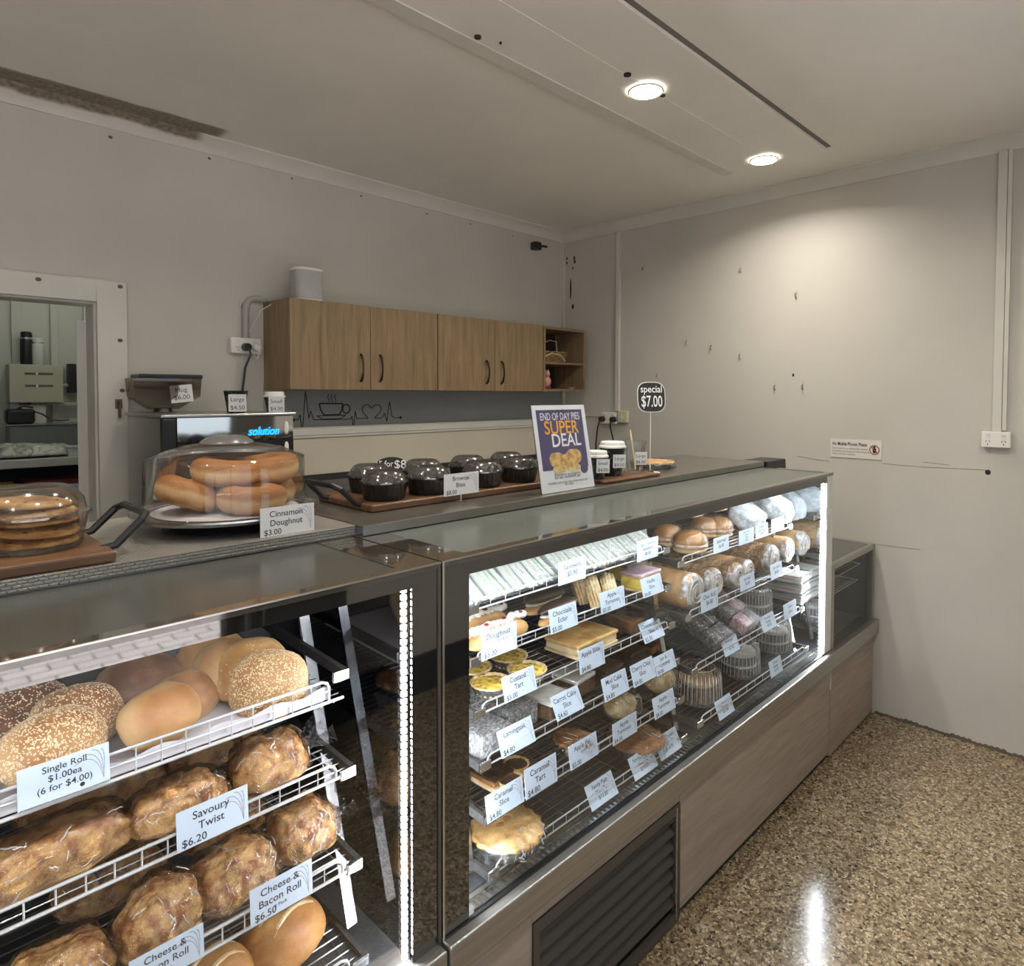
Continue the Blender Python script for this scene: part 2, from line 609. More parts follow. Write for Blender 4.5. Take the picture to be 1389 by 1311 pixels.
# corner bead, wall rail, cream lower lining and steel splashback on the back wall
struct('trim_3', MB().box(XR - 0.018, XR, YB - 0.018, YB, 0, ZC - 0.06), MT['trim'])
struct('trim_4', MB().box(1.02, XR - 0.02, YB - 0.018, YB, 1.332, 1.386).box(1.02, XR - 0.02, YB - 0.024, YB - 0.018, 1.345, 1.375), MT['trim'], bevel=0.003)
MT['cream'] = paint('cream lining', (0.56, 0.52, 0.43), 0.03, 3, 0.45)
MB().box(1.02, XR - 0.02, YB - 0.008, YB - 0.001, 1.15, 1.332).build('lining_board', MT['cream'], wall_back)
MB().box(1.02, XR - 0.02, YB - 0.012, YB - 0.001, 0.9, 1.15).build('splashback', MT['steel'], wall_back)
MB().box(1.02, XR - 0.02, YB - 0.016, YB - 0.001, 1.118, 1.15).build('splashback_edge', MT['blackm'], wall_back)
# greyer patched area of wall under the cupboard
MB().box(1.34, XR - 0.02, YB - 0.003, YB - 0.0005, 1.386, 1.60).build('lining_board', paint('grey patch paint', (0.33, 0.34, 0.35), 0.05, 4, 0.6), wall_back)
# small marks on the walls
MT['mark'] = pm('dirt mark', (0.12, 0.10, 0.08), 0.8)
for (x, y, s) in ((150, 186, 0.008), (284, 215, 0.007), (396, 242, 0.006), (490, 266, 0.006), (579, 290, 0.006), (638, 304, 0.006), (695, 320, 0.005)):
    p = at(x, y, Y=YB)
    MB().ellipsoid((p.x, YB, p.z), (s, 0.0015, s * 0.8), 8, 4).build('wall_mark', MT['mark'], wall_back)
for (x, y, s, h) in ((769, 351, 0.007, 0.010), (769, 357, 0.007, 0.010), (779, 350, 0.008, 0.014), (779.5, 355, 0.01, 0.014), (777, 364, 0.006, 0.01), (774, 392, 0.007, 0.075), (777, 416, 0.010, 0.018), (1076, 509, 0.006, 0.009), (1037, 623, 0.004, 0.004), (1340, 641, 0.011, 0.012)):
    p = at(x, y, X=XR)
    MB().ellipsoid((XR, p.y, p.z), (0.002, s, h), 8, 6).build('wall_mark', pm('dark hole', (0.015, 0.012, 0.01), 0.8), wall_right)
for pts in (((1081, 619), (1112, 624), (1125, 626)), ((1252, 627), (1270, 629), (1287, 631)), ((1190, 738), (1215, 742), (1248, 746)), ((1196, 629), (1230, 632), (1260, 634), (1340, 638))):
    MB().tube([at(x, y, X=XR - 0.0005) for x, y in pts], 0.0012, 5).build('wall_crack', pm('crack', (0.25, 0.22, 0.18), 0.8), wall_right)
# dirty foot of the right wall
rnd = random.Random(4)
sk = MB()
for k in range(70):
    y = 0.98 - k * 0.021
    s = rnd.uniform(0.006, 0.016)
    sk.ellipsoid((XR, y, 0.004), (0.003, 0.016, s), 6, 4)
o = sk.build('foot_grime', pm('grime', (0.11, 0.095, 0.075), 0.9), wall_right)
o['kind'] = 'stuff'
# door architrave to the kitchen
arch = MB().box(DX1 - 0.012, DX1 + 0.092, YB - 0.022, YB, 0, DZ + 0.075).box(DX0 - 0.09, DX1 - 0.012, YB - 0.022, YB, DZ - 0.012, DZ + 0.075).box(DX0 - 0.09, DX0 + 0.012, YB - 0.022, YB, 0, DZ - 0.012)
arch.box(DX1 - 0.02, DX1, YB, YB + 0.12, 0, DZ).box(DX0, DX0 + 0.02, YB, YB + 0.12, 0, DZ).box(DX0, DX1, YB, YB + 0.12, DZ - 0.02, DZ)
tf = struct('trim_5', arch, MT['trim'], bevel=0.004)
for x, y in ((52, 379), (163, 389), (163, 462), (166, 530)):
    p = at(x, y, Y=YB - 0.022)
    MB().ellipsoid((p.x, YB - 0.022, p.z), (0.010, 0.002, 0.008), 10, 4).build('filled_screw_hole', MT['mark'], tf)
# hinged kitchen door leaf standing open into the kitchen
dl = MB().box(0, 0.042, 0, 0.74, 0.02, 1.84)
d1 = struct('door_1', dl, MT['trim'], bevel=0.003, loc=(DX1 - 0.052, YB + 0.13, 0), rot=(0, 0, R(-12)))
for z in (0.35, 0.97, 1.68):
    MB().box(0.040, 0.0445, -0.004, 0.035, z - 0.045, z + 0.045).build('hinge', pm('old brass', (0.12, 0.09, 0.05), 0.4, 0.8), d1)
k = MB().box(0, 0.05, 0, 0.006, -0.02, 0.02)
p = at(161, 552, Y=YB - 0.022)
hk = MB().tube([(p.x, YB - 0.023, p.z + 0.02), (p.x, YB - 0.035, p.z + 0.01), (p.x, YB - 0.035, p.z - 0.045)], 0.005, 6).box(p.x - 0.012, p.x + 0.012, YB - 0.026, YB - 0.022, p.z - 0.008, p.z + 0.03).build('latch_hook', pm('dull brass', (0.15, 0.12, 0.08), 0.4, 0.8))
tag(hk, 'small metal latch hook on the kitchen door frame', 'hook')
# kitchen shell
MT['kwall'] = paint('kitchen wall paint', (0.47, 0.47, 0.42), 0.05, 3, 0.5)
KX0, KX1, KY1 = -1.2, 1.7, 4.75
struct('wall_kitchen_back', MB().box(KX0, KX1, KY1, KY1 + 0.08, 0, 2.5), MT['kwall'])
kb = bpy.data.objects['wall_kitchen_back']
for x in (0, 17, 30, 68, 75):
    pass
for x0, x1 in ((14, 29), (67, 77), (-30, -12), (112, 124)):
    a = at(x0, 430, Y=KY1).x
    c = at(x1, 430, Y=KY1).x
    MB().box(a, c, KY1 - 0.022, KY1, 0, 2.4).build('batten', MT['kwall'], kb, bevel=0.003)
struct('wall_kitchen_left', MB().box(KX0 - 0.08, KX0, YB + 0.12, KY1, 0, 2.5), MT['kwall'])
struct('wall_kitchen_right', MB().box(KX1, KX1 + 0.08, YB + 0.12, KY1, 0, 2.5), MT['kwall'])
struct('floor_kitchen', MB().box(KX0, KX1, YB + 0.12, KY1, -0.1, 0), MT['floor'])
struct('ceiling_kitchen', MB().box(KX0, KX1, YB + 0.12, KY1, 2.5, 2.6), MT['ceil'])


# ---------------------------------------------------------------- lamps of the room
def downlight(x, y, z, label, watts):
    t = thing('downlight', label, 'light', (x, y, z), group='round ceiling downlights')
    MB().lathe([(0.064, 0.0), (0.064, -0.003), (0.059, -0.006), (0.056, -0.004)], 24, cap=False).build('trim_ring', MT['white'], t, smooth=True)
    MB().lathe([(0.0, -0.0045), (0.057, -0.0045)], 24, cap=False).build('lens', emis('downlight lens', (1, 0.90, 0.72), 30), t)
    ld = bpy.data.lights.new('downlight_lamp', 'AREA')
    ld.shape = 'DISK'
    ld.size = 0.09
    ld.energy = watts
    ld.color = (1.0, 0.92, 0.80)
    ld.spread = R(150)
    lo = bpy.data.objects.new('downlight_lamp', ld)
    COL.objects.link(lo)
    lo.parent = t
    lo.location = (0, 0, -0.008)
    return t


DLW = 9
downlight(2.0, 1.365, ZC - 0.018, 'larger bright ceiling downlight, nearer one, beside two cable holes', DLW)
downlight(2.955, 1.365, ZC - 0.018, 'bright ceiling downlight at the far end of the ceiling board', DLW)
for x, w in ((1.04, 'third from the far end'), (0.08, 'fourth from the far end'), (-0.88, 'fifth from the far end')):
    downlight(x, 1.365, ZC - 0.018, 'ceiling downlight on the board out of view, ' + w, 5)
for x, w in ((-1.5, 'left'), (0.3, 'middle'), (2.2, 'right')):
    downlight(x, 0.1, ZC, 'ceiling downlight over the customer floor out of view, ' + w, DLW)
# kitchen fluorescent batten
t = thing('fluorescent_batten', 'fluorescent light batten on the kitchen ceiling, out of view', 'light', (0.9, 3.75, 2.5))
MB().box(-0.6, 0.6, -0.04, 0.04, -0.05, 0).build('housing', MT['white'], t)
MB().tube([(-0.58, 0, -0.07), (0.58, 0, -0.07)], 0.016, 10).build('tube', emis('fluoro tube', (0.97, 1.0, 0.9), 24), t)
# ================================================================= DISPLAY CASES AND COUNTER
ZL, ZT = 0.47, 1.226          # ledge and case-top heights
YG = 1.003                    # front glass


def neg(v):
    return (-v[0], -v[1], -v[2])


def wire_shelf(case, off, X0, X1, Yf, z, depth=0.30, tilt=0.0, rail=0.028, basket=False, wr=1.0, pitch=0.036):
    zz = lambda y: z + tilt * (y - Yf)
    g = MB()
    y = Yf + 0.02
    while y < Yf + depth + 0.001:
        g.tube([(X0, y, zz(y)), (X1, y, zz(y))], 0.0015 * wr, 4)
        y += 0.022
    n = max(2, round((X1 - X0) / 0.14))
    for i in range(n + 1):
        x = X0 + 0.02 + (X1 - X0 - 0.04) * i / n
        g.tube([(x, Yf, zz(Yf) - 0.003), (x, Yf + depth, zz(Yf + depth) - 0.003)], 0.0020 * wr, 4)
    sh = g.build('wire_shelf', MT['wire'], case, loc=off)
    r = MB()
    r.tube([(X0, Yf, z), (X1, Yf, z)], 0.0030 * wr, 6)
    a, b_ = X0 + 0.012, X1 - 0.030
    h = z + rail
    r.tube([(a, Yf, z), (a, Yf, h - 0.014), (a + 0.004, Yf, h - 0.005), (a + 0.014, Yf, h), (b_ - 0.014, Yf, h), (b_ - 0.004, Yf, h - 0.005), (b_, Yf, h - 0.014), (b_, Yf, z)], 0.0027 * wr, 6)
    k = max(2, round((b_ - a) / pitch))
    for i in range(1, k):
        x = a + (b_ - a) * i / k
        r.tube([(x, Yf, z), (x, Yf, h)], 0.0014 * wr, 4)
    if basket:
        r.tube([(a, Yf, z + rail * 0.5), (b_, Yf, z + rail * 0.5)], 0.0018, 5)
    r.build('front_rail', MT['chrome'], sh)
    if basket:
        z = z + rail
    zz = lambda y: z + tilt * (y - Yf)
    for x in (X0 - 0.010, X1):
        q = MB().bar((x + 0.005, Yf + 0.004, z + 0.002), (x + 0.005, Yf + depth, zz(Yf + depth) + 0.002), 0.010, 0.020)
        q.build('side_bracket', MT['blackm'], sh)
    for x in (X0 - 0.012, X1 - 0.022):
        MB().box(x, x + 0.034, Yf - 0.004, Yf + 0.003, z - 0.009, z + 0.012).build('end_cap', MT['steel_b'], sh, bevel=0.002)
    return sh


def rails(case, off, xs, ya, za, yb, zb, w=0.022):
    for x in xs:
        MB().bar((x, ya, za), (x, yb, zb), w, 0.008, (0, 1, 0.2)).build('shelf_post', MT['steel_b'], case, loc=off)


def led_v(case, off, x, y, z0, z1, n=46, mat='led'):
    s = MB().box(x - 0.0028, x + 0.0028, y, y + 0.004, z0, z1)
    o = s.build('led_strip', MT['steel'], case, loc=off)
    b_ = MB()
    for i in range(n):
        z = z0 + (z1 - z0) * (i + 0.5) / n
        b_.box(x - 0.0042, x + 0.0042, y - 0.002, y + 0.005, z - 0.0042, z + 0.0042)
    q = b_.build('led_beads', MT[mat], o)
    q['kind'] = 'stuff'
    return o


def case_top(case, off, x0, x1, bl, br, bf, y1, gm='topglass'):
    """black-bordered glass top with a bright front edge"""
    fr = MB()
    z0, z1 = ZT - 0.012, ZT
    fr.box(x0, x1, YG - 0.003, YG + bf, z0, z1)
    fr.box(x0, x0 + bl, YG + bf, y1, z0, z1)
    fr.box(x1 - br, x1, YG + bf, y1, z0, z1)
    fr.box(x0 + bl, x1 - br, y1 - 0.02, y1, z0, z1)
    fr.build('top_frame', MT['topframe'], case, loc=off)
    MB().box(x0 + bl, x1 - br, YG + bf, y1 - 0.02, z0, z1 - 0.0015).build('top_glass', MT[gm], case, loc=off)
    MB().box(x0, x1, YG - 0.006, YG - 0.003, ZT - 0.0025, ZT + 0.0004).build('edge_trim', MT['steel'], case, loc=off)


MT['topframe'] = pm('bronze glass frame', (0.05, 0.042, 0.034), 0.07, 0, 0.8, coat=0.8)
MT['ledge'] = nz('ledge steel', [(0.3, (0.36, 0.34, 0.31)), (0.7, (0.44, 0.42, 0.385))], 5, 0.36, stretch=(1, 30, 30), metal=0.85)
MT['interior'] = pm('case interior', (0.016, 0.017, 0.020), 0.35)
MT['deck'] = pm('case deck', (0.10, 0.11, 0.125), 0.3, 0.7)
MT['pale'] = pm('pale end post', (0.62, 0.63, 0.60), 0.4)
MT['slat'] = pm('grille slat', (0.055, 0.050, 0.044), 0.45, 0.3)
MT['slatf'] = pm('grille frame', (0.085, 0.075, 0.064), 0.4, 0.3)

# ---- right case -------------------------------------------------
CX0, CX1 = 0.792, 2.863
cr = thing('display_case', 'long refrigerated glass display case full of cakes and pies, wood-look base', 'display case', ((CX0 + CX1) / 2, 1.35, 0))
off = neg(cr.location)
VX0_, VX1_, VZ_ = 1.046, 1.668, 0.358
for q in ((CX0, VX0_, 0.03, 0.402), (VX1_, CX1 - 0.002, 0.03, 0.402), (VX0_, VX1_, VZ_, 0.402)):
    MB().box(q[0], q[1], 1.0, 1.018, q[2], q[3]).build('base_panel', MT['base'], cr, loc=off, bevel=0.0015)
MB().box(CX0, CX1, 1.03, 1.05, 0.0, 0.40).box(CX0, CX1, 1.016, 1.03, 0, 0.03).build('plinth', MT['blackm'], cr, loc=off)
vf = MB().box(VX0_, VX1_, 0.996, 1.012, VZ_ - 0.03, VZ_).box(VX0_, VX1_, 0.996, 1.012, 0.006, 0.034).box(VX0_, VX0_ + 0.022, 0.996, 1.012, 0.034, VZ_ - 0.03).box(VX1_ - 0.022, VX1_, 0.996, 1.012, 0.034, VZ_ - 0.03)
vfo = vf.build('vent_grille', MT['slatf'], cr, loc=off, bevel=0.0015)
MB().box(VX1_ - 0.024, VX1_ - 0.019, 0.994, 0.998, 0.02, VZ_ - 0.008).build('bright_edge', MT['steel_b'], vfo)
for i in range(7):
    z = 0.06 + i * 0.042
    s = MB()
    s.add([(VX0_ + 0.022, 1.000, z), (VX1_ - 0.022, 1.000, z), (VX1_ - 0.022, 1.000, z + 0.004), (VX0_ + 0.022, 1.000, z + 0.004),
           (VX0_ + 0.022, 1.022, z + 0.028), (VX1_ - 0.022, 1.022, z + 0.028), (VX1_ - 0.022, 1.022, z + 0.033), (VX0_ + 0.022, 1.022, z + 0.033)],
          [(0, 1, 2, 3), (7, 6, 5, 4), (3, 2, 6, 7), (0, 4, 5, 1), (0, 3, 7, 4), (1, 5, 6, 2)])
    s.build('vent_slat', MT['slat'], vfo)
MB().box(CX0, XR - 0.01, 0.977, 1.06, 0.402, ZL).build('ledge', MT['ledge'], cr, loc=off, bevel=0.004)
MB().box(CX0, CX1, 1.0, 1.008, ZL, ZL + 0.005).build('glass_seal', MT['black'], cr, loc=off)
# body: deck, back doors, end panels
MB().box(CX0, CX1, 1.06, 1.66, 0.44, ZL + 0.002).build('deck', MT['deck'], cr, loc=off)
for i in range(3):
    x = CX0 + 0.02 + i * (CX1 - CX0 - 0.04) / 3
    MB().box(x, x + (CX1 - CX0 - 0.04) / 3 - 0.004, 1.60 + 0.01 * (i % 2), 1.607 + 0.01 * (i % 2), ZL, ZT - 0.012).build('rear_door', MT['interior'], cr, loc=off)
MB().box(CX0, CX0 + 0.012, 1.01, 1.76, 0, ZT - 0.012).build('end_panel', MT['mirror_d'], cr, loc=off)
MB().box(2.792, 2.802, 1.012, 1.60, ZL, ZT - 0.012).build('mirror_panel', MT['mirror'], cr, loc=off)
MB().box(2.802, CX1, 1.0, 1.76, 0.40, ZT - 0.012).build('end_panel', MT['pale'], cr, loc=off)
MB().box(CX0, CX1, 1.62, 1.76, 0, ZT - 0.012).build('rear_body', MT['blackm'], cr, loc=off)
# front air grille
ag = MB()
n = 110
for i in range(n):
    x = CX0 + 0.10 + (2.79 - CX0 - 0.11) * i / n
    ag.box(x, x + 0.008, 1.012, 1.034, ZL + 0.003, ZL + 0.0075)
ag.box(CX0 + 0.09, 2.79, 1.034, 1.038, ZL + 0.003, ZL + 0.009).box(CX0 + 0.09, 2.79, 1.010, 1.0125, ZL + 0.003, ZL + 0.0075)
o = ag.build('air_grille', MT['steel_b'], cr, loc=off)
o['kind'] = 'stuff'
# glass
MB().box(0.862, CX1 - 0.068, YG, YG + 0.005, ZL, 1.187).build('front_glass', MT['glass'], cr, loc=off)
MB().box(CX0, 0.862, YG, YG + 0.005, ZL, ZT - 0.004).box(0.862, CX1 - 0.0, YG, YG + 0.005, 1.187, ZT - 0.004).build('glass_border', MT['border'], cr, loc=off)
MB().box(CX1 - 0.068, CX1, YG - 0.001, YG + 0.005, ZL, 1.187).build('end_post', MT['pale'], cr, loc=off)
MB().box(CX0 - 0.001, CX0 + 0.004, YG - 0.004, YG, ZL, ZT).build('edge_strip', MT['steel_b'], cr, loc=off)
case_top(cr, off, CX0, CX1, 0.075, 0.03, 0.022, 1.33)
led_v(cr, off, 2.787, 1.014, ZL + 0.005, 1.19)
led_v(cr, off, 0.850, 1.016, ZL + 0.02, 1.18)
MB().box(0.87, 2.79, 1.014, 1.022, 1.190, 1.196).build('led_strip', MT['led3'], cr, loc=off)
MB().box(0.87, 2.79, 1.012, 1.024, 1.197, 1.206).build('led_channel', MT['steel_b'], cr, loc=off)
LA = dict(A=(1.066, 1.105), B=(0.950, 1.098), C=(0.837, 1.083), D=(0.727, 1.065), E=(0.615, 1.048), F=(0.498, 1.037))
RA = {1: (1.012, 1.095), 2: (0.845, 1.068), 3: (0.683, 1.042), 4: (0.524, 1.022)}
TILT = 0.06
for k, (z, y) in LA.items():
    wire_shelf(cr, off, 0.955, 1.755, y, z, 0.30 + (1.105 - y), TILT if k != 'F' else 0.0, 0.022, False, 0.70, 0.048)
for k, (z, y) in RA.items():
    wire_shelf(cr, off, 1.815, 2.665, y, z, 0.30 + (1.095 - y), TILT if k != 4 else 0.0, 0.022, False, 0.75, 0.06)
rails(cr, off, (0.935, 1.785, 2.70), 1.225, 1.17, 1.085, 0.49)

# ---- left case --------------------------------------------------
BX0, BX1 = -0.75, 0.786
cl = thing('display_case', 'bread display case with sesame rolls on its top rack, left of the dark seam', 'display case', ((BX0 + BX1) / 2, 1.35, 0))
off = neg(cl.location)
MB().box(BX0, BX1, 1.0, 1.018, 0.03, 0.402).build('base_panel', MT['base'], cl, loc=off, bevel=0.0015)
MB().box(BX0, BX1, 1.03, 1.05, 0.0, 0.40).build('plinth', MT['blackm'], cl, loc=off)
MB().box(BX0, BX1, 0.977, 1.06, 0.402, ZL).build('ledge', MT['ledge'], cl, loc=off, bevel=0.004)
MB().box(BX0, BX1, 1.06, 1.66, 0.44, ZL + 0.002).build('deck', MT['deck'], cl, loc=off)
MB().box(BX0, BX1, 1.60, 1.62, ZL, ZT - 0.012).build('rear_door', MT['interior'], cl, loc=off)
MB().box(0.722, 0.732, 1.012, 1.60, ZL, ZT - 0.012).build('mirror_panel', MT['mirror_d'], cl, loc=off)
MB().box(0.732, BX1, 1.01, 1.76, 0.0, ZT - 0.012).build('end_panel', MT['blackm'], cl, loc=off)
MB().box(BX0, BX0 + 0.02, 1.01, 1.76, 0.0, ZT - 0.012).build('end_panel', MT['blackm'], cl, loc=off)
MB().box(BX0, BX1, 1.62, 1.76, 0, ZT - 0.012).build('rear_body', MT['blackm'], cl, loc=off)
MB().box(BX0, 0.722, YG, YG + 0.005, ZL, 1.187).build('front_glass', MT['glass'], cl, loc=off)
MB().box(0.722, BX1, YG, YG + 0.005, ZL, ZT - 0.004).box(BX0, 0.722, YG, YG + 0.005, 1.187, ZT - 0.004).build('glass_border', MT['border'], cl, loc=off)
MB().box(BX1 - 0.004, BX1 + 0.001, YG - 0.004, YG, ZL, ZT).build('edge_strip', MT['slatf'], cl, loc=off)
case_top(cl, off, BX0, BX1, 0.05, 0.085, 0.022, 1.345, 'topglass2')
led_v(cl, off, 0.712, 1.014, ZL + 0.005, 1.205, 52, 'led2')
led_v(cl, off, BX0 + 0.06, 1.014, ZL + 0.005, 1.205, 52, 'led2')
MB().box(BX0 + 0.06, 0.70, 1.014, 1.022, 1.190, 1.196).build('led_strip', MT['led4'], cl, loc=off)
MB().box(BX0 + 0.06, 0.70, 1.012, 1.024, 1.197, 1.206).build('led_channel', MT['steel_b'], cl, loc=off)
LB = {1: (0.962, 1.135), 2: (0.822, 1.112), 3: (0.650, 1.090), 4: (0.473, 1.070)}
SHL = {}
for k, (z, y) in LB.items():
    SHL[k] = wire_shelf(cl, off, -0.55, 0.655, y, z, 0.40, 0.03, 0.030 if k > 1 else 0.042, k == 1)
rails(cl, off, (-0.57, 0.676), 1.372, 1.18, 1.145, 0.49)
# paper liner of the top basket
pl = MB()
nx = 60
for j, (y, z) in enumerate(((1.50, 0.975), (1.30, 0.969), (1.141, 0.965), (1.139, 0.974), (1.139, 0.988))):
    for i in range(nx + 1):
        x = -0.53 + 1.16 * i / nx
        pl.v.append((x, y, z + (0.004 * math.sin(i * 1.3) if j == 4 else 0.0)))
for j in range(4):
    for i in range(nx):
        a = j * (nx + 1) + i
        pl.f.append((a, a + 1, a + nx + 2, a + nx + 1))
pl.build('paper_liner', MT['paper'], SHL[1], smooth=True)

# ---- small corner case at the right wall -------------------------
cs = thing('corner_case', 'low empty glass case between the long display case and the right wall', 'display case', (3.15, 1.2, 0))
off = neg(cs.location)
SX0, SX1, SZ = 2.872, 3.435, 0.832
f = MB()
for x in (SX0, SX1 - 0.028):
    f.box(x, x + 0.028, 1.0, 1.028, ZL, SZ)
f.box(SX0 + 0.028, SX1 - 0.028, 1.0, 1.022, SZ - 0.024, SZ)
f.box(SX1 - 0.018, SX1, 1.022, 1.60, SZ - 0.018, SZ).box(SX0, SX0 + 0.02, 1.028, 1.60, SZ - 0.018, SZ).box(SX0 + 0.02, SX1 - 0.018, 1.58, 1.60, SZ - 0.018, SZ)
f.build('frame', MT['ledge'], cs, loc=off, bevel=0.002)
MB().box(SX0 + 0.028, SX1 - 0.028, 1.008, 1.013, ZL + 0.002, SZ - 0.024).build('front_glass', MT['glass'], cs, loc=off)
MB().box(SX0 + 0.02, SX1 - 0.018, 1.022, 1.58, SZ - 0.008, SZ - 0.003).build('top_glass', pm('dark top glass', (0.07, 0.075, 0.07), 0.08, 0, 0.6), cs, loc=off)
MB().box(SX0, SX1, 1.59, 1.60, ZL, SZ - 0.02).box(SX0, SX1, 1.06, 1.59, 0.44, ZL + 0.002).box(SX1 - 0.01, SX1 - 0.002, 1.03, 1.59, ZL, SZ - 0.02).build('inner_lining', pm('grey lining', (0.07, 0.075, 0.075), 0.5), cs, loc=off)
MB().box(SX0 - 0.004, SX1, 1.0, 1.018, 0.012, 0.402).build('base_panel', MT['base'], cs, loc=off, bevel=0.0015)
MB().box(SX0 - 0.008, SX0 - 0.005, 0.996, 1.018, 0.30, 0.402).build('edge_tape', MT['pale'], cs, loc=off)
MB().box(SX0, SX1, 1.03, 1.6, 0.0, 0.40).build('base_body', MT['blackm'], cs, loc=off)
for z, y0, d in ((0.735, 1.05, 0.42), (0.655, 1.06, 0.16)):
    g = MB()
    for i in range(12):
        y = y0 + d * i / 11
        g.tube([(SX0 + 0.03, y, z), (SX1 - 0.05, y, z)], 0.0022, 4)
    for x in (SX0 + 0.035, SX1 - 0.05):
        g.tube([(x, y0, z), (x, y0 + d, z)], 0.003, 5)
    g.build('wire_shelf', MT['chrome'], cs, loc=off)

# ---- steel counter tops ------------------------------------------
m, N, L, b = nmat('embossed steel')
co = coords(N, L, (1, 1, 1))
b.inputs['Base Color'].default_value = (0.40, 0.38, 0.35, 1)
b.inputs['Metallic'].default_value = 0.9
b.inputs['Roughness'].default_value = 0.32
br_ = N.new('ShaderNodeTexBrick')
br_.inputs['Scale'].default_value = 1
br_.inputs['Brick Width'].default_value = 0.014
br_.inputs['Row Height'].default_value = 0.006
br_.inputs['Mortar Size'].default_value = 0.0016
br_.inputs['Mortar Smooth'].default_value = 1.0
mpx = N.new('ShaderNodeVectorMath')
mpx.operation = 'ADD'
L.new(co, mpx.inputs[0])
sx_ = N.new('ShaderNodeSeparateXYZ')
L.new(co, sx_.inputs[0])
ad = N.new('ShaderNodeMath')
L.new(sx_.outputs[1], ad.inputs[0])
L.new(sx_.outputs[2], ad.inputs[1])
cb = N.new('ShaderNodeCombineXYZ')
L.new(sx_.outputs[0], cb.inputs[0])
L.new(ad.outputs[0], cb.inputs[1])
L.new(cb.outputs[0], br_.inputs['Vector'])
bp = N.new('ShaderNodeBump')
bp.inputs['Strength'].default_value = 1.0
bp.inputs['Distance'].default_value = 0.0015
bp.invert = True
L.new(br_.outputs['Fac'], bp.inputs['Height'])
L.new(bp.outputs[0], b.inputs['Normal'])
MT['emboss'] = m
ZK = 1.25
t = MB().box(BX0, 0.797, 1.322, 1.80, ZK - 0.004, ZK).box(BX0, 0.797, 1.322, 1.327, ZT + 0.001, ZK - 0.004).box(BX0, 0.797, 1.76, 1.80, ZT - 0.02, ZK - 0.004)
tag(t.build('countertop', MT['emboss'], None, bevel=0.001), 'textured steel counter top with a patterned front edge, under the doughnut dome', 'counter')
MT['ctop'] = nz('counter steel', [(0.3, (0.27, 0.25, 0.225)), (0.7, (0.33, 0.31, 0.28))], 5, 0.28, stretch=(1, 30, 1), metal=0.85)
t = MB().box(0.803, 2.86, 1.300, 1.73, ZK - 0.004, ZK).box(0.803, 2.86, 1.300, 1.306, ZT + 0.001, ZK - 0.004).box(0.803, 2.86, 1.70, 1.73, ZT - 0.02, ZK - 0.004)
tag(t.build('countertop', MT['ctop'], None, bevel=0.0015), 'smooth steel counter top behind the long cake case', 'counter')
# ================================================================= PRICE TAGS
_tmp = bpy.data.curves.new('lettering', 'FONT')
_tmpo = bpy.data.objects.new('lettering', _tmp)
COL.objects.link(_tmpo)
_glyphs = {}


def text(parent, body, size, x, y, mat=None, align='LEFT', z=0.0012, maxw=None, name='lettering', shear=0, bold=0):
    """flat printed lettering as a mesh in the parent's local xy plane"""
    _tmp.body = body
    _tmp.size = 1.0
    _tmp.align_x = align
    _tmp.resolution_u = 3
    _tmp.shear = shear
    _tmp.offset = bold
    bpy.context.view_layer.update()
    me = bpy.data.meshes.new_from_object(_tmpo)
    me.materials.clear()
    me.materials.append(mat or MT['ink'])
    xs = [v.co.x for v in me.vertices]
    wid = (max(xs) - min(xs)) * size
    sx = min(1.0, maxw / wid) if maxw else 1.0
    for v in me.vertices:
        v.co = (v.co.x * size * sx, v.co.y * size, 0)
    o = bpy.data.objects.new(name, me)
    COL.objects.link(o)
    o.parent = parent
    o.location = (x, y, z)
    return o


def text_fit(parent, body, x, y, size, maxw, **k):
    return text(parent, body, size, x, y, maxw=maxw, **k)


def wheat(parent, w, h):
    g = MB()
    bx, by = w * 0.93, h * 0.10
    for (tx, ty, kx) in ((0.60, 0.66, 0.86), (0.68, 0.84, 0.90), (0.80, 0.92, 0.94), (0.90, 0.88, 0.965)):
        pts = []
        for i in range(7):
            t = i / 6
            x = (1 - t) ** 2 * bx + 2 * t * (1 - t) * w * kx + t * t * w * tx
            y = (1 - t) ** 2 * by + 2 * t * (1 - t) * h * 0.95 + t * t * h * ty
            pts.append((x, y))
        for i in range(6):
            a, b_ = Vector(pts[i]), Vector(pts[i + 1])
            d = (b_ - a).normalized()
            n = Vector((-d.y, d.x)) * w * (0.003 + 0.007 * (i / 6))
            g.add([(*(a - n), 0.0011), (*(a + n), 0.0011), (*(b_ + n * 0.7), 0.0011), (*(b_ - n * 0.7), 0.0011)], [(0, 1, 2, 3)])
    return g.build('wheat_print', MT['wheat'], parent)


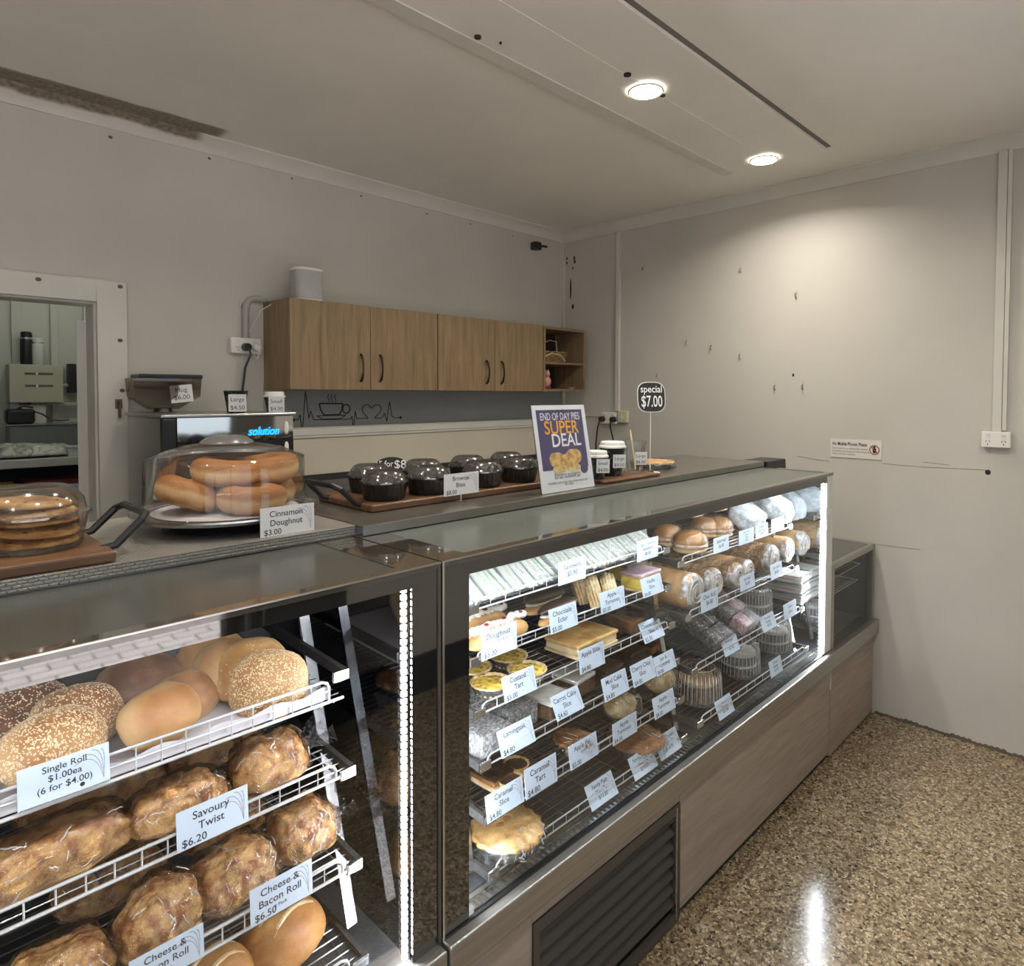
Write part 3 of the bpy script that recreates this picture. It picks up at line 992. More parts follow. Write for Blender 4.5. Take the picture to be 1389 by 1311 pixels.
def card(name, label, x0, x1, P, h, tiltv, lines, price=None, note=None, cat='price tag', group='printed price cards', sprig=True, hand=False, holder=True, cmat=None, rotz=0):
    """upright card: P lower left corner (world), width x1-x0 along X, height h, tiltv = lean-back angle"""
    w = x1 - x0
    o = MB().box(0, w, 0, h, 0, 0.0009).build(name, cmat or MT['card'], None, loc=P, rot=(PI / 2 - tiltv, 0, rotz))
    tag(o, label, cat, group)
    if sprig:
        wheat(o, w, h)
    n = len(lines)
    ink = MT['ink']
    if price is None:
        s = h / (n + 1.1)
        for i, ln in enumerate(lines):
            text_fit(o, ln, w / 2, h - (i + 1.15) * s, s * 0.95, w * 0.9, align='CENTER', shear=0.2 if hand else 0, bold=0.008)
    else:
        s = min(h * 0.29, w * 0.21)
        for i, ln in enumerate(lines):
            text_fit(o, ln, w * 0.47, h * 0.93 - (i + 0.85) * s * 1.05, s, w * 0.84, align='CENTER', bold=0.008)
        if note:
            text_fit(o, note, w * 0.47, h * 0.93 - (n + 0.45) * s * 1.05, s * 0.5, w * 0.6, align='CENTER')
        text_fit(o, price, w * 0.06, h * 0.06, s * 0.95, w * 0.5, bold=0.008)
    if holder:
        MB().box(w * 0.25, w * 0.85, -h * 0.05, h * 0.02, -0.004, -0.0005).build('clip', MT['plastic'], o)
    return o


TAGS_L = [
    (1, 'Single Roll', ['Single Roll', '$1.00ea', '(6 for $4.00)'], None, None, (24, 1104), (149, 1056), (18, 1046), 'price card reading Single Roll on the rail of the top bread basket'),
    (2, 'Savoury Twist', ['Savoury', 'Twist'], '$6.20', None, (240, 1159), (337, 1113), (238, 1105), 'price card reading Savoury Twist clipped to the second bread rack'),
    (3, 'CB', ['Cheese &', 'Bacon Roll'], '$6.50', '4 Pack', (340, 1258), (424, 1212), (338, 1208), 'price card reading Cheese & Bacon Roll, right one of the two'),
    (3, 'CB2', ['Cheese &', 'Bacon Roll'], '$6.50', '4 Pack', (176, 1349), (277, 1302), (173, 1298), 'price card reading Cheese & Bacon Roll at the bottom edge, left one of the two'),
]
TAGS_R = [
    ('A', ['Sandwich', '$5.90'], None, None, (757, 794.5), (794, 785), (759, 763.6), 'Sandwich'),
    ('A', ['Egg + chicken', 'Sandwich', '$6.80'], None, None, (863.7, 763), (892, 755), (865, 735), 'handwritten Egg and chicken Sandwich'),
    ('B', ['Doughnut'], '$5.00', 'Fresh Cream & Jam', (653, 900), (701, 877), (652, 861), 'Doughnut'),
    ('B', ['Chocolate', 'Eclair'], '$5.00', None, (747, 864), (784, 845), (743.4, 831), 'Chocolate Eclair'),
    ('B', ['Apple', 'Turnover'], '$5.00', None, (815.5, 836), (848, 820), (813, 807), 'Apple Turnover $5.00'),
    ('B', ['Vanilla', 'Slice'], '$4.80', None, (873, 813.5), (900, 801), (868, 788), 'Vanilla Slice'),
    ('C', ['Apple Slice'], '$4.80', None, (787, 916), (820.7, 900), (784, 884), 'Apple Slice'),
    ('C', ['Cheesecake', 'Slice'], '$5.50', None, (875, 875), (902, 861), (865, 848), 'Cheesecake Slice'),
    ('C', ['Custard', 'Tart'], '$5.00', None, (685, 957), (728.6, 933), (679.5, 922.6), 'Custard Tart'),
    ('D', ['Carrot Cake', 'Slice'], '$4.60', None, (756, 982), (792.7, 957.7), (745.5, 949.5), 'Carrot Cake Slice'),
    ('D', ['Mud Cake', 'Slice'], '$4.80', None, (820.7, 954), (853.6, 935.8), (814.6, 922.8), 'Mud Cake Slice'),
    ('D', ['Cherry Choc', 'Slice'], '$4.80', None, (860, 933), (889.8, 918.7), (853.6, 903.6), 'Cherry Choc Slice'),
    ('D', ['Jam &', 'Coconut'], '$4.80', None, (891, 919), (917.8, 903.6), (885, 894), 'Jam & Coconut'),
    ('D', ['Lamington'], '$4.80', None, (681, 1030.5), (727, 1005), (673, 994), 'Lamington'),
    ('E', ['Caramel', 'Slice'], '$4.80', None, (661, 1117), (711, 1088.7), (657.5, 1079.8), 'Caramel Slice'),
    ('E', ['Caramel', 'Tart'], '$4.80', None, (713, 1088.7), (756, 1057), (710.4, 1048), 'Caramel Tart'),
    ('E', ['Apple Pie'], '$5.00', 'small', (774, 1045.5), (811.8, 1024), (770, 1013), 'Apple Pie'),
    ('E', ['Apple', 'Turnover'], '$4.50', None, (831.4, 1012), (864, 993), (830, 983), 'Apple Turnover, lower left one of two'),
    ('E', ['Apple', 'Turnover'], '$4.50', None, (888.4, 978), (916.5, 959), (884, 950), 'Apple Turnover, lower right one of two'),
    ('F', ['Family Plain', 'Meat Pie', '$12.20'], None, None, (803, 1102), (838.8, 1076), (792, 1069), 'Family Plain Meat Pie'),
    ('F', ['Family Tomato', 'Meat Pie', '$14.60'], None, None, (861.8, 1060.5), (892.5, 1038.7), (851, 1030.5), 'Family Tomato Meat Pie'),
    ('F', ['Family Tomato', 'Chicken Pie', '$14.70'], None, None, (897, 1034), (925, 1013), (886.6, 1004.5), 'Family Tomato Chicken Pie'),
    (1, ['Salad Roll', '$6.80'], None, None, (967.5, 753), (988, 745), (967.5, 731.7), 'a short two-line roll name in front of the filled rolls'),
    (1, ['Ham, Cheese', 'Tomato', 'Wrap', '$8.50'], None, None, (1002, 741), (1022, 734), (1002.8, 722), 'handwriting in front of the wraps, left of three'),
    (1, ['Chicken', 'Salad Wrap', '$8.50'], None, None, (1025, 733.6), (1042, 725), (1024, 715), 'handwriting in front of the wraps, middle of three'),
    (1, ['Salad', 'Wrap'], None, None, (1046, 724), (1063, 717), (1046, 709), 'handwriting in front of the wraps, right of three'),
    (2, ['Choc Roll', '$6.80'], None, None, (950.7, 834), (973.6, 821.6), (950, 807), 'two lines under the leftmost cake logs'),
    (2, ['Jam Roll', '$6.80'], None, None, (1004.7, 803), (1024, 795), (1003, 784), 'two lines under the middle cake logs'),
    (2, ['Jam Roll', '$6.80'], None, None, (1046, 788), (1061.7, 779.6), (1044, 768), 'two lines under the rightmost cake logs'),
    (3, ['Lamington', '6 pack', '$11.00'], None, None, (984, 893), (1004, 879.5), (977, 871), 'three lines under the bagged lamingtons'),
    (3, ['Chocolate', 'Sponge', '$12.00'], None, None, (1036, 860), (1054, 848), (1029.5, 839.7), 'three lines under the dark dome cake'),
    (3, ['Cake', 'Slices'], None, None, (1064, 844), (1081, 831), (1062, 823), 'green print in front of the stacked trays'),
    (4, ['Apple', 'Sponge', '$12.00'], None, None, (976, 980), (996.5, 963), (968.5, 955), 'three lines in front of the lowest left domed cake'),
    (4, ['Cream', 'Sponge', '$12.00'], None, None, (1046, 923), (1062, 907), (1042, 901.5), 'three lines in front of the lowest right domed cake'),
]


def rail_tag(Y, lines, price, note, bl, br, tl, label, **k):
    P = at(bl[0], bl[1], Y=Y)
    Q = at(br[0], br[1], Y=Y)
    T = at(tl[0], tl[1], X=P.x)
    dy, dz = T.y - P.y, T.z - P.z
    h = math.hypot(dy, dz)
    w = Q.x - P.x
    lean = max(0.0, min(k.pop('maxlean', 0.6), math.atan2(dy, dz)))
    h = max(0.45 * w, min(1.05 * w, h))
    return card('price_tag', label, P.x, Q.x, Vector((P.x, Y, (P.z + Q.z) / 2)), h, lean, lines, price, note, **k)


for (k, nm, lines, price, note, bl, br, tl, lab) in TAGS_L:
    o = rail_tag(LB[k][1] - 0.010, lines, price, note, bl, br, tl, lab, maxlean=0.06)
    if k == 1:
        xs = [v.co.x for v in o.data.vertices]
        ys = [v.co.y for v in o.data.vertices]
        MB().lathe([(0.0, 0.0009), (0.0032, 0.0014), (0.0, 0.0018)], 10, (max(xs) * 0.685, max(ys) * 0.14, 0), cap=False).build('ink_blot', MT['black'], o)
for (k, lines, price, note, bl, br, tl, lab) in TAGS_R:
    Y = (LA[k] if isinstance(k, str) else RA[k])[1] - 0.008
    hand = lab.startswith('hand')
    if hand:
        lab = 'white price card with ' + lab
    elif lab[0].isupper():
        lab = 'price card reading ' + lab + ' in the long cake case'
    else:
        lab = 'price card with ' + lab
    rail_tag(Y, lines, price, note, bl, br, tl, lab, sprig=not hand, hand=hand)
# ================================================================= BREAD AND CAKES
def xat(px, Y, py=900):
    return at(px, py, Y=Y).x


def fb(v, s, sc, amp):
    return amp * noise.noise(Vector((v.x * sc + s * 7.1, v.y * sc - s * 3.3, v.z * sc + s)))


def bun_mesh(L, W, H, seed, n=26, m=15, flat=0.30, amp=0.05, sc=1.6, pw=0.85):
    def fn(d):
        k = 1 + fb(d, seed, sc, amp) + fb(d, seed + 9, sc * 3, amp * 0.35)
        z = d.z
        sx = math.copysign(abs(d.x) ** pw, d.x)
        sy = math.copysign(abs(d.y) ** pw, d.y)
        return Vector((sx * L / 2 * k, sy * W / 2 * k, (z * (1 - flat) * H * k if z > 0 else z * flat * H) + flat * H))
    return MB().ellipsoid((0, 0, 0), None, n, m, fn)


def crust(name, dark, mid, pale, scale=14, bump=0.25, zlo=0.0, zhi=0.05, rough=0.5):
    """baked crust: mottled brown above, pale towards the base of the bread itself"""
    m, N, L, b = nmat(name)
    co = coords(N, L)
    n = N.new('ShaderNodeTexNoise')
    n.inputs['Scale'].default_value = scale
    n.inputs['Detail'].default_value = 7
    n.inputs['Roughness'].default_value = 0.6
    L.new(co, n.inputs['Vector'])
    r = ramp(N, [(0.40, dark), (0.58, mid)])
    L.new(n.outputs[0], r.inputs[0])
    s = N.new('ShaderNodeSeparateXYZ')
    L.new(co, s.inputs[0])
    q = N.new('ShaderNodeMapRange')
    q.inputs[1].default_value = zlo
    q.inputs[2].default_value = zhi
    L.new(s.outputs[2], q.inputs[0])
    mx = N.new('ShaderNodeMixRGB')
    L.new(q.outputs[0], mx.inputs[0])
    mx.inputs[1].default_value = c4(pale)
    L.new(r.outputs[0], mx.inputs[2])
    L.new(mx.outputs[0], b.inputs['Base Color'])
    b.inputs['Roughness'].default_value = rough
    bp = N.new('ShaderNodeBump')
    bp.inputs['Strength'].default_value = bump
    bp.inputs['Distance'].default_value = 0.004
    n2 = N.new('ShaderNodeTexNoise')
    n2.inputs['Scale'].default_value = scale * 9
    n2.inputs['Detail'].default_value = 4
    L.new(co, n2.inputs['Vector'])
    L.new(n2.outputs[0], bp.inputs['Height'])
    L.new(bp.outputs[0], b.inputs['Normal'])
    return m


F = {}
F['tan'] = crust('tan crust', (0.36, 0.15, 0.04), (0.52, 0.27, 0.09), (0.64, 0.42, 0.20), 9, 0.25, 0.0, 0.02)
F['pale'] = crust('floury crust', (0.35, 0.175, 0.06), (0.49, 0.28, 0.115), (0.60, 0.40, 0.20), 9, 0.3, 0.0, 0.02)
F['brown'] = crust('brown crust', (0.24, 0.10, 0.035), (0.42, 0.20, 0.075), (0.60, 0.40, 0.20), 12, 0.2, 0.0, 0.02)
F['dark'] = crust('dark crust', (0.13, 0.055, 0.025), (0.25, 0.12, 0.055), (0.40, 0.24, 0.12), 12, 0.2, 0.0, 0.02)
F['cheese'] = crust('melted cheese crust', (0.38, 0.15, 0.045), (0.78, 0.46, 0.17), (0.78, 0.58, 0.32), 36, 1.0, -0.02, 0.03, 0.4)
F['cheese2'] = crust('cheese and bacon crust', (0.40, 0.15, 0.05), (0.82, 0.50, 0.20), (0.84, 0.66, 0.40), 42, 1.0, -0.02, 0.03, 0.4)
F['pastry'] = crust('golden pastry', (0.50, 0.27, 0.085), (0.72, 0.48, 0.20), (0.78, 0.62, 0.38), 18, 0.3, -0.01, 0.012)
F['puff'] = crust('pale puff pastry', (0.55, 0.36, 0.15), (0.76, 0.60, 0.36), (0.80, 0.68, 0.46), 22, 0.6, -0.01, 0.01)
F['dough'] = crust('fried dough', (0.42, 0.20, 0.065), (0.60, 0.34, 0.13), (0.72, 0.50, 0.25), 12, 0.25, -0.01, 0.02)
F['cinn'] = crust('sugared doughnut', (0.34, 0.125, 0.035), (0.52, 0.235, 0.075), (0.60, 0.35, 0.15), 22, 0.35, -0.01, 0.02, 0.6)
F['cinn'] = F['cinn']
_m, _N, _L, _b = nmat('cinnamon sugar dough')
_co = coords(_N, _L)
_s = _N.new('ShaderNodeSeparateXYZ')
_L.new(_co, _s.inputs[0])
_q = _N.new('ShaderNodeMapRange')
_q.inputs[1].default_value = 0.0
_q.inputs[2].default_value = 0.062
_n = _N.new('ShaderNodeTexNoise')
_n.inputs['Scale'].default_value = 30
_n.inputs['Detail'].default_value = 6
_L.new(_co, _n.inputs['Vector'])
_a = _N.new('ShaderNodeMath')
_a.operation = 'MULTIPLY_ADD'
_a.inputs[1].default_value = 0.010
_L.new(_n.outputs[0], _a.inputs[0])
_L.new(_s.outputs[2], _a.inputs[2])
_L.new(_a.outputs[0], _q.inputs[0])
_r = ramp(_N, [(0.20, (0.36, 0.155, 0.045)), (0.44, (0.60, 0.37, 0.17)), (0.58, (0.62, 0.39, 0.18)), (0.74, (0.36, 0.15, 0.042))])
_L.new(_q.outputs[0], _r.inputs[0])
_L.new(_r.outputs[0], _b.inputs['Base Color'])
_b.inputs['Roughness'].default_value = 0.6
_n2 = _N.new('ShaderNodeTexNoise')
_n2.inputs['Scale'].default_value = 160
_L.new(_co, _n2.inputs['Vector'])
_bp = _N.new('ShaderNodeBump')
_bp.inputs['Strength'].default_value = 0.4
_bp.inputs['Distance'].default_value = 0.004
_L.new(_n2.outputs[0], _bp.inputs['Height'])
_L.new(_bp.outputs[0], _b.inputs['Normal'])
F['cinn'] = _m
F['sesame'] = pm('sesame seed', (0.82, 0.66, 0.42), 0.5)
F['cream'] = pm('cream', (0.86, 0.82, 0.72), 0.4)
F['jam'] = pm('red jam', (0.22, 0.01, 0.012), 0.2)
F['choc'] = nz('chocolate', [(0.3, (0.022, 0.009, 0.005)), (0.7, (0.055, 0.024, 0.013))], 20, 0.28, bump=0.1)
F['whitebread'] = nz('white bread', [(0.3, (0.72, 0.71, 0.66)), (0.7, (0.82, 0.81, 0.77))], 40, 0.8, bump=0.2)
F['filling'] = nz('sandwich filling', [(0.3, (0.66, 0.58, 0.30)), (0.55, (0.78, 0.70, 0.45)), (0.7, (0.66, 0.52, 0.40))], 60, 0.6)
F['salad'] = nz('salad filling', [(0.35, (0.05, 0.16, 0.02)), (0.55, (0.20, 0.36, 0.08)), (0.7, (0.50, 0.10, 0.05))], 50, 0.5)
F['ham'] = nz('ham and tomato filling', [(0.35, (0.70, 0.32, 0.28)), (0.55, (0.78, 0.66, 0.52)), (0.7, (0.82, 0.76, 0.62))], 70, 0.5)
F['icing'] = nz('pink icing', [(0.4, (0.62, 0.42, 0.48)), (0.6, (0.80, 0.62, 0.68))], 18, 0.35)
F['mauve'] = nz('mauve icing', [(0.4, (0.33, 0.24, 0.25)), (0.6, (0.42, 0.32, 0.33))], 18, 0.35)
F['custard'] = nz('custard', [(0.3, (0.70, 0.50, 0.06)), (0.7, (0.80, 0.62, 0.14))], 30, 0.35)
F['nutmeg'] = nz('custard dusted with nutmeg', [(0.36, (0.16, 0.085, 0.02)), (0.46, (0.60, 0.40, 0.06)), (0.56, (0.85, 0.64, 0.13))], 75, 0.35, detail=8)
F['coconut'] = nz('coconut coating', [(0.30, (0.09, 0.088, 0.09)), (0.5, (0.24, 0.24, 0.245)), (0.68, (0.46, 0.46, 0.46))], 130, 0.8, bump=1.0, bscale=260, detail=6)
F['carrot'] = nz('carrot cake', [(0.3, (0.09, 0.04, 0.015)), (0.7, (0.22, 0.11, 0.045))], 60, 0.8, bump=0.5)
F['frost'] = pm('white frosting', (0.80, 0.78, 0.72), 0.45)
F['mud'] = nz('mud cake', [(0.3, (0.012, 0.006, 0.004)), (0.7, (0.035, 0.018, 0.012))], 50, 0.5, bump=0.3)
F['caramel'] = nz('caramel', [(0.3, (0.16, 0.06, 0.018)), (0.7, (0.30, 0.13, 0.04))], 40, 0.3)
F['film_w'] = nz('white cling wrap', [(0.32, (0.52, 0.58, 0.60)), (0.62, (0.86, 0.89, 0.90))], 22, 0.22, bump=1.0, bscale=36, distort=2.0, coat=0.3)
F['coffeecake'] = nz('coconut log', [(0.3, (0.20, 0.10, 0.045)), (0.6, (0.44, 0.27, 0.14)), (0.75, (0.62, 0.46, 0.30))], 75, 0.8, bump=0.8, bscale=150)
F['spong'] = nz('sponge roll', [(0.3, (0.42, 0.22, 0.09)), (0.7, (0.58, 0.36, 0.17))], 40, 0.7, bump=0.3)
F['swirl'] = nz('filmed roll end', [(0.38, (0.22, 0.20, 0.19)), (0.62, (0.72, 0.72, 0.72))], 30, 0.25, bump=0.8, bscale=50, coat=0.4)
F['foil'] = pm('foil tray', (0.70, 0.69, 0.66), 0.25, 1.0)
F['cakewhite'] = nz('cream cake side', [(0.4, (0.50, 0.46, 0.40)), (0.6, (0.80, 0.78, 0.73))], 16, 0.6, bump=0.4)
F['pinkcake'] = nz('pink cake layers', [(0.4, (0.72, 0.36, 0.36)), (0.6, (0.85, 0.80, 0.76))], 22, 0.6)


def seeds(parent, me, n, seed, zmin=0.25, size=0.0020):
    """sesame seeds scattered on the upper faces of a bun mesh"""
    rn = random.Random(seed)
    ps = [p for p in me.polygons if p.normal.z > zmin]
    ar = [p.area for p in ps]
    g = MB()
    for p in rn.choices(ps, ar, k=int(n * 1.7)):
        vs = [me.vertices[i].co for i in p.vertices]
        u_, v_ = rn.random(), rn.random()
        q4 = (vs + [vs[0]])[:4] if len(vs) < 4 else vs[:4]
        c = (q4[0] * (1 - u_) + q4[1] * u_) * (1 - v_) + (q4[3] * (1 - u_) + q4[2] * u_) * v_
        q = p.normal.to_track_quat('Z', 'Y').to_matrix() @ Matrix.Rotation(rn.random() * 6.3, 3, 'Z')
        l, w_, h = size, size * 0.55, size * 0.4
        pts = [q @ Vector(v) + c for v in ((l, 0, 0), (0, w_, 0), (-l, 0, 0), (0, -w_, 0), (0, 0, h), (0, 0, -h * 0.3))]
        g.add(pts, [(0, 1, 4), (1, 2, 4), (2, 3, 4), (3, 0, 4), (1, 0, 5), (2, 1, 5), (3, 2, 5), (0, 3, 5)])
    o = g.build('sesame_seeds', F['sesame'], parent)
    o['kind'] = 'stuff'
    return o


# ---------------- rolls in the top bread basket
ROLLS = [  # px, py, Y, L, W, H, rot(deg), mat, seeds, label
    (364, 927, 1.190, 0.140, 0.125, 0.062, (60, 0, -25), 'pale', 800, 'seeded bread roll leaning at the front right corner of the basket'),
    (341, 908, 1.240, 0.135, 0.125, 0.060, (56, 0, -22), 'pale', 40, 'bread roll directly behind the seeded front right roll'),
    (308, 907, 1.275, 0.128, 0.115, 0.058, (54, 0, -20), 'pale', 0, 'floury bread roll third from the basket right end'),
    (287, 893, 1.330, 0.128, 0.115, 0.058, (50, 0, -20), 'pale', 0, 'floury bread roll furthest back in the right-hand row'),
    (222, 968, 1.190, 0.140, 0.100, 0.055, (52, 0, 22), 'tan', 0, 'smooth tan bread roll leaning at the middle of the basket'),
    (252, 945, 1.255, 0.125, 0.098, 0.055, (48, 0, 10), 'brown', 0, 'brown bread roll behind the smooth tan roll'),
    (192, 926, 1.330, 0.150, 0.115, 0.058, (40, 0, 0), 'dark', 0, 'dark brown bread roll at the back of the basket'),
    (75, 1008, 1.185, 0.150, 0.108, 0.060, (46, 0, 20), 'tan', 900, 'golden seeded roll right behind the Single Roll card'),
    (106, 972, 1.250, 0.140, 0.110, 0.060, (46, 0, 8), 'brown', 480, 'seeded brown roll behind the golden seeded roll'),
    (36, 968, 1.300, 0.140, 0.110, 0.058, (42, 0, 12), 'dark', 380, 'dark seeded roll at the back left of the basket'),
    (-10, 1005, 1.260, 0.140, 0.110, 0.058, (42, 0, 12), 'dark', 300, 'dark seeded roll cut by the left picture edge'),
]
for i, (px, py, Y, l, w, h, rt, mt, ns, lab) in enumerate(ROLLS):
    c = at(px, py, Y=Y)
    rot = Euler([R(a) for a in rt])
    mb = bun_mesh(l, w, h, i + 1)
    mb.warp(lambda v: v - Vector((0, 0, h * 0.5)))
    o = mb.build('bread_roll', F[mt], None, loc=c, rot=rot, smooth=True, sharp=0)
    tag(o, lab, 'bread roll', 'rolls in the top bread basket')
    if ns:
        seeds(o, o.data, ns, i)

# ---------------- bagged breads


def lumpy(L, W, H, seed, lumps, amp=0.16):
    def fn(d):
        k = 1 + fb(d, seed, 2.6, amp) + fb(d, seed + 5, 6.5, amp * 0.55) + fb(d, seed + 2, 15, amp * 0.28)
        th = math.atan2(d.z, d.y)
        k += 0.07 * math.sin(2 * th + d.x * lumps * 4.0 + seed)
        x = math.copysign(abs(d.x) ** 0.7, d.x) * L / 2
        ph = x / L * lumps * 2 * PI
        s = 1 - 0.10 * (0.5 + 0.5 * math.cos(ph))
        return Vector((x * (1 + 0.3 * (k - 1)), math.copysign(abs(d.y) ** 0.8, d.y) * W / 2 * k * s, (d.z * 0.70 * H * k * s if d.z > 0 else d.z * 0.30 * H) + 0.30 * H))
    return MB().ellipsoid((0, 0, 0), None, 64, 36, fn)


def film(L, W, H, seed, tail=0.0):
    rn = random.Random(seed)

    def fn(d):
        k = 1.03 + fb(d, seed + 3, 3.0, 0.10) - abs(fb(d, seed + 8, 5, 0.14)) - abs(fb(d, seed + 6, 11, 0.06))
        return Vector((math.copysign(abs(d.x) ** 0.6, d.x) * L / 2 * k, math.copysign(abs(d.y) ** 0.7, d.y) * W / 2 * k, (d.z * 0.68 * H * k if d.z > 0 else d.z * 0.32 * H) + 0.31 * H))
    g = MB().ellipsoid((0, 0, 0), None, 60, 32, fn)
    if tail:
        # gathered bag mouth
        base = len(g.v)
        for i in range(4):
            for j in range(9):
                t = (j / 8 - 0.5)
                r = 0.020 + 0.05 * (i / 3)
                g.v.append((L / 2 * 0.93 + tail * i / 3, t * r * 1.6 + rn.uniform(-.003, .003), H * 0.35 + (0.012 * math.sin(j * 2.4 + i)) * (0.4 + i / 3) + tail * 0.35 * i / 3))
        for i in range(3):
            for j in range(8):
                a = base + i * 9 + j
                g.f.append((a, a + 1, a + 10, a + 9))
    return g


def crease_glints(parent, L, W, H, seed, n=12):
    """film folds as milky white streaks, glints put into the colour"""
    rn = random.Random(seed * 3 + 1)
    g = MB()
    for i in range(n):
        x0 = rn.uniform(-0.42, 0.42)
        ph = rn.uniform(0.05, 1.35)
        dx, dp = rn.uniform(-0.12, 0.12), rn.uniform(-0.5, 0.5)
        pts = []
        for k in range(7):
            t = k / 6
            x = x0 + dx * t
            p = ph + dp * t + 0.025 * math.sin(k * 2.1 + i)
            s = math.sqrt(max(0.05, 1 - (2 * x) ** 4))
            c_, sn = math.cos(p), math.sin(p)
            pts.append((x * L, -math.copysign(abs(c_) ** 0.7, c_) * W / 2 * s * 1.01, 0.31 * H + (sn * 0.70 * H * s if sn > 0 else sn * 0.32 * H)))
        w = rn.uniform(0.0006, 0.0016)
        g.tube(pts, [w * 0.3, w, w * 0.8, w, w * 0.7, w, w * 0.3], 4)
    g.build('film_crease_glints', MT['glint'], parent, smooth=True, sharp=0)['kind'] = 'stuff'


def bagged(name, cat, lab, grp, px, py, Y, z, L, W, H, rz, mt, seed, lumps, tail=0.03):
    c = at(px, py, Y=Y)
    t = thing(name, lab, cat, (c.x, Y, z + 0.002), (0, 0, R(rz)), grp)
    lumpy(L, W, H, seed, lumps).build('bread', F[mt], t, smooth=True, sharp=0)
    film(L * 1.05, W * 1.07, H * 1.08, seed, tail).build('clear_bag', MT['wrap'], t, smooth=True, sharp=0)
    crease_glints(t, L * 1.05, W * 1.07, H * 1.08, seed)
    return t


BAGS = [
    (2, 60, 1140, 1.19, 0.24, 0.11, 0.075, 6, 'cheese', 3, 0.0, 'bagged savoury twist loaf at the left end of the second rack'),
    (2, 240, 1085, 1.19, 0.16, 0.10, 0.070, 8, 'cheese', 3, 0.0, 'bagged savoury twist loaf behind the Savoury Twist card'),
    (2, 365, 1030, 1.19, 0.135, 0.11, 0.085, 6, 'cheese', 2, 0.055, 'bagged savoury twist loaf at the right end, bag mouth sticking out'),
    (2, 130, 1080, 1.33, 0.22, 0.11, 0.07, 0, 'cheese', 3, 0.0, 'bagged savoury twist loaf in the shade at the rear left of the second rack'),
    (2, 290, 1030, 1.33, 0.18, 0.11, 0.07, 0, 'cheese', 3, 0.0, 'bagged savoury twist loaf in the shade at the rear right of the second rack'),
    (3, 408, 1140, 1.20, 0.13, 0.12, 0.095, 6, 'cheese2', 2, 0.04, 'bagged cheese and bacon rolls at the right end of the third rack'),
    (3, 315, 1190, 1.18, 0.15, 0.12, 0.090, 14, 'cheese2', 2, 0.0, 'bagged cheese and bacon rolls left of the $6.50 card'),
    (3, 215, 1235, 1.16, 0.13, 0.11, 0.100, 30, 'cheese2', 2, 0.0, 'bagged cheese and bacon rolls above the lower left card'),
    (3, 70, 1290, 1.15, 0.16, 0.11, 0.085, 10, 'cheese2', 2, 0.0, 'bagged cheese and bacon rolls at the bottom left corner'),
    (3, 150, 1200, 1.32, 0.17, 0.11, 0.085, 0, 'cheese2', 2, 0.0, 'bagged cheese and bacon rolls at the back left of the third rack'),
    (3, 300, 1130, 1.34, 0.17, 0.11, 0.085, 0, 'cheese2', 2, 0.0, 'bagged cheese and bacon rolls at the back right of the third rack'),
]
for i, (sh, px, py, Y, l, w, h, rz, mt, lu, tl, lab) in enumerate(BAGS):
    z = LB[sh][0] + 0.03 * (Y - LB[sh][1])
    bagged('bagged_bread', 'bread', lab, 'bagged breads on the wire racks', px, py, Y, z, l, w, h, rz, mt, i + 11, lu, tl)

# ---------------- scored cob loaves on the lowest rack
for i, (px, py, Y, l, lab) in enumerate(((382, 1262, 1.19, 0.165, 'round scored loaf on the lowest rack under the $6.50 card'), (285, 1310, 1.17, 0.15, 'round scored loaf at the bottom picture edge'))):
    c = at(px, py, Y=Y)
    z = LB[4][0] + 0.006
    o = bun_mesh(l, l * 0.86, 0.098, 40 + i, 36, 22).build('cob_loaf', F['tan'], None, loc=(c.x, Y, z), rot=(0, 0, R(20)), smooth=True, sharp=0)
    tag(o, lab, 'loaf', 'scored loaves on the lowest rack')
    g = MB()
    for s in (-1, 0, 1):
        pts = []
        for k in range(9):
            t = (k / 8 - 0.5) * 1.5
            x = t * l * 0.5
            y = s * 0.034 + 0.012 * math.cos(t * 2)
            rr = max(0.0, 1 - (x / (l / 2)) ** 2 - (y / (l * 0.43)) ** 2)
            pts.append((x, y, 0.030 + 0.068 * math.sqrt(rr)))
        g.tube(pts, [0.0015] + [0.0045] * 7 + [0.0015], 6)
    g.build('score_cut', F['puff'], o, smooth=True)
# ================================================================= CAKES IN THE LONG CASE
def sz(k, Y):
    z, y = LA[k] if isinstance(k, str) else RA[k]
    return z + (TILT if k not in ('F', 4) else 0) * (Y - y) + 0.0025


GB = 'cakes in the long display case'
# ---- row A: wrapped sandwich wedges
def sandwich(loc, lab, seed):
    t = thing('sandwich', lab, 'sandwich', loc, (0, 0, 0), 'wrapped sandwich wedges in a row')
    tri = [(0.0, 0.0), (0.105, 0.0), (0.105, 0.088)]
    Mx = Matrix(((0, 0, 1, 0), (1, 0, 0, 0), (0, 1, 0, 0), (0, 0, 0, 1)))
    for a, b_ in ((-0.0175, -0.003), (0.003, 0.0175)):
        MB().prism(tri, a, b_, Mx).build('bread_slice', F['whitebread'], t, bevel=0.003)
    MB().prism([(0.004, 0.002), (0.103, 0.002), (0.103, 0.084)], -0.003, 0.003, Mx).build('filling', F[('filling', 'ham', 'filling', 'salad')[seed % 4]], t)
    MB().prism([(-0.004, -0.001), (0.108, -0.001), (0.108, 0.094)], -0.0192, 0.0192, Mx).build('wrapper', MT['wrap3'], t, bevel=0.003)
    return t


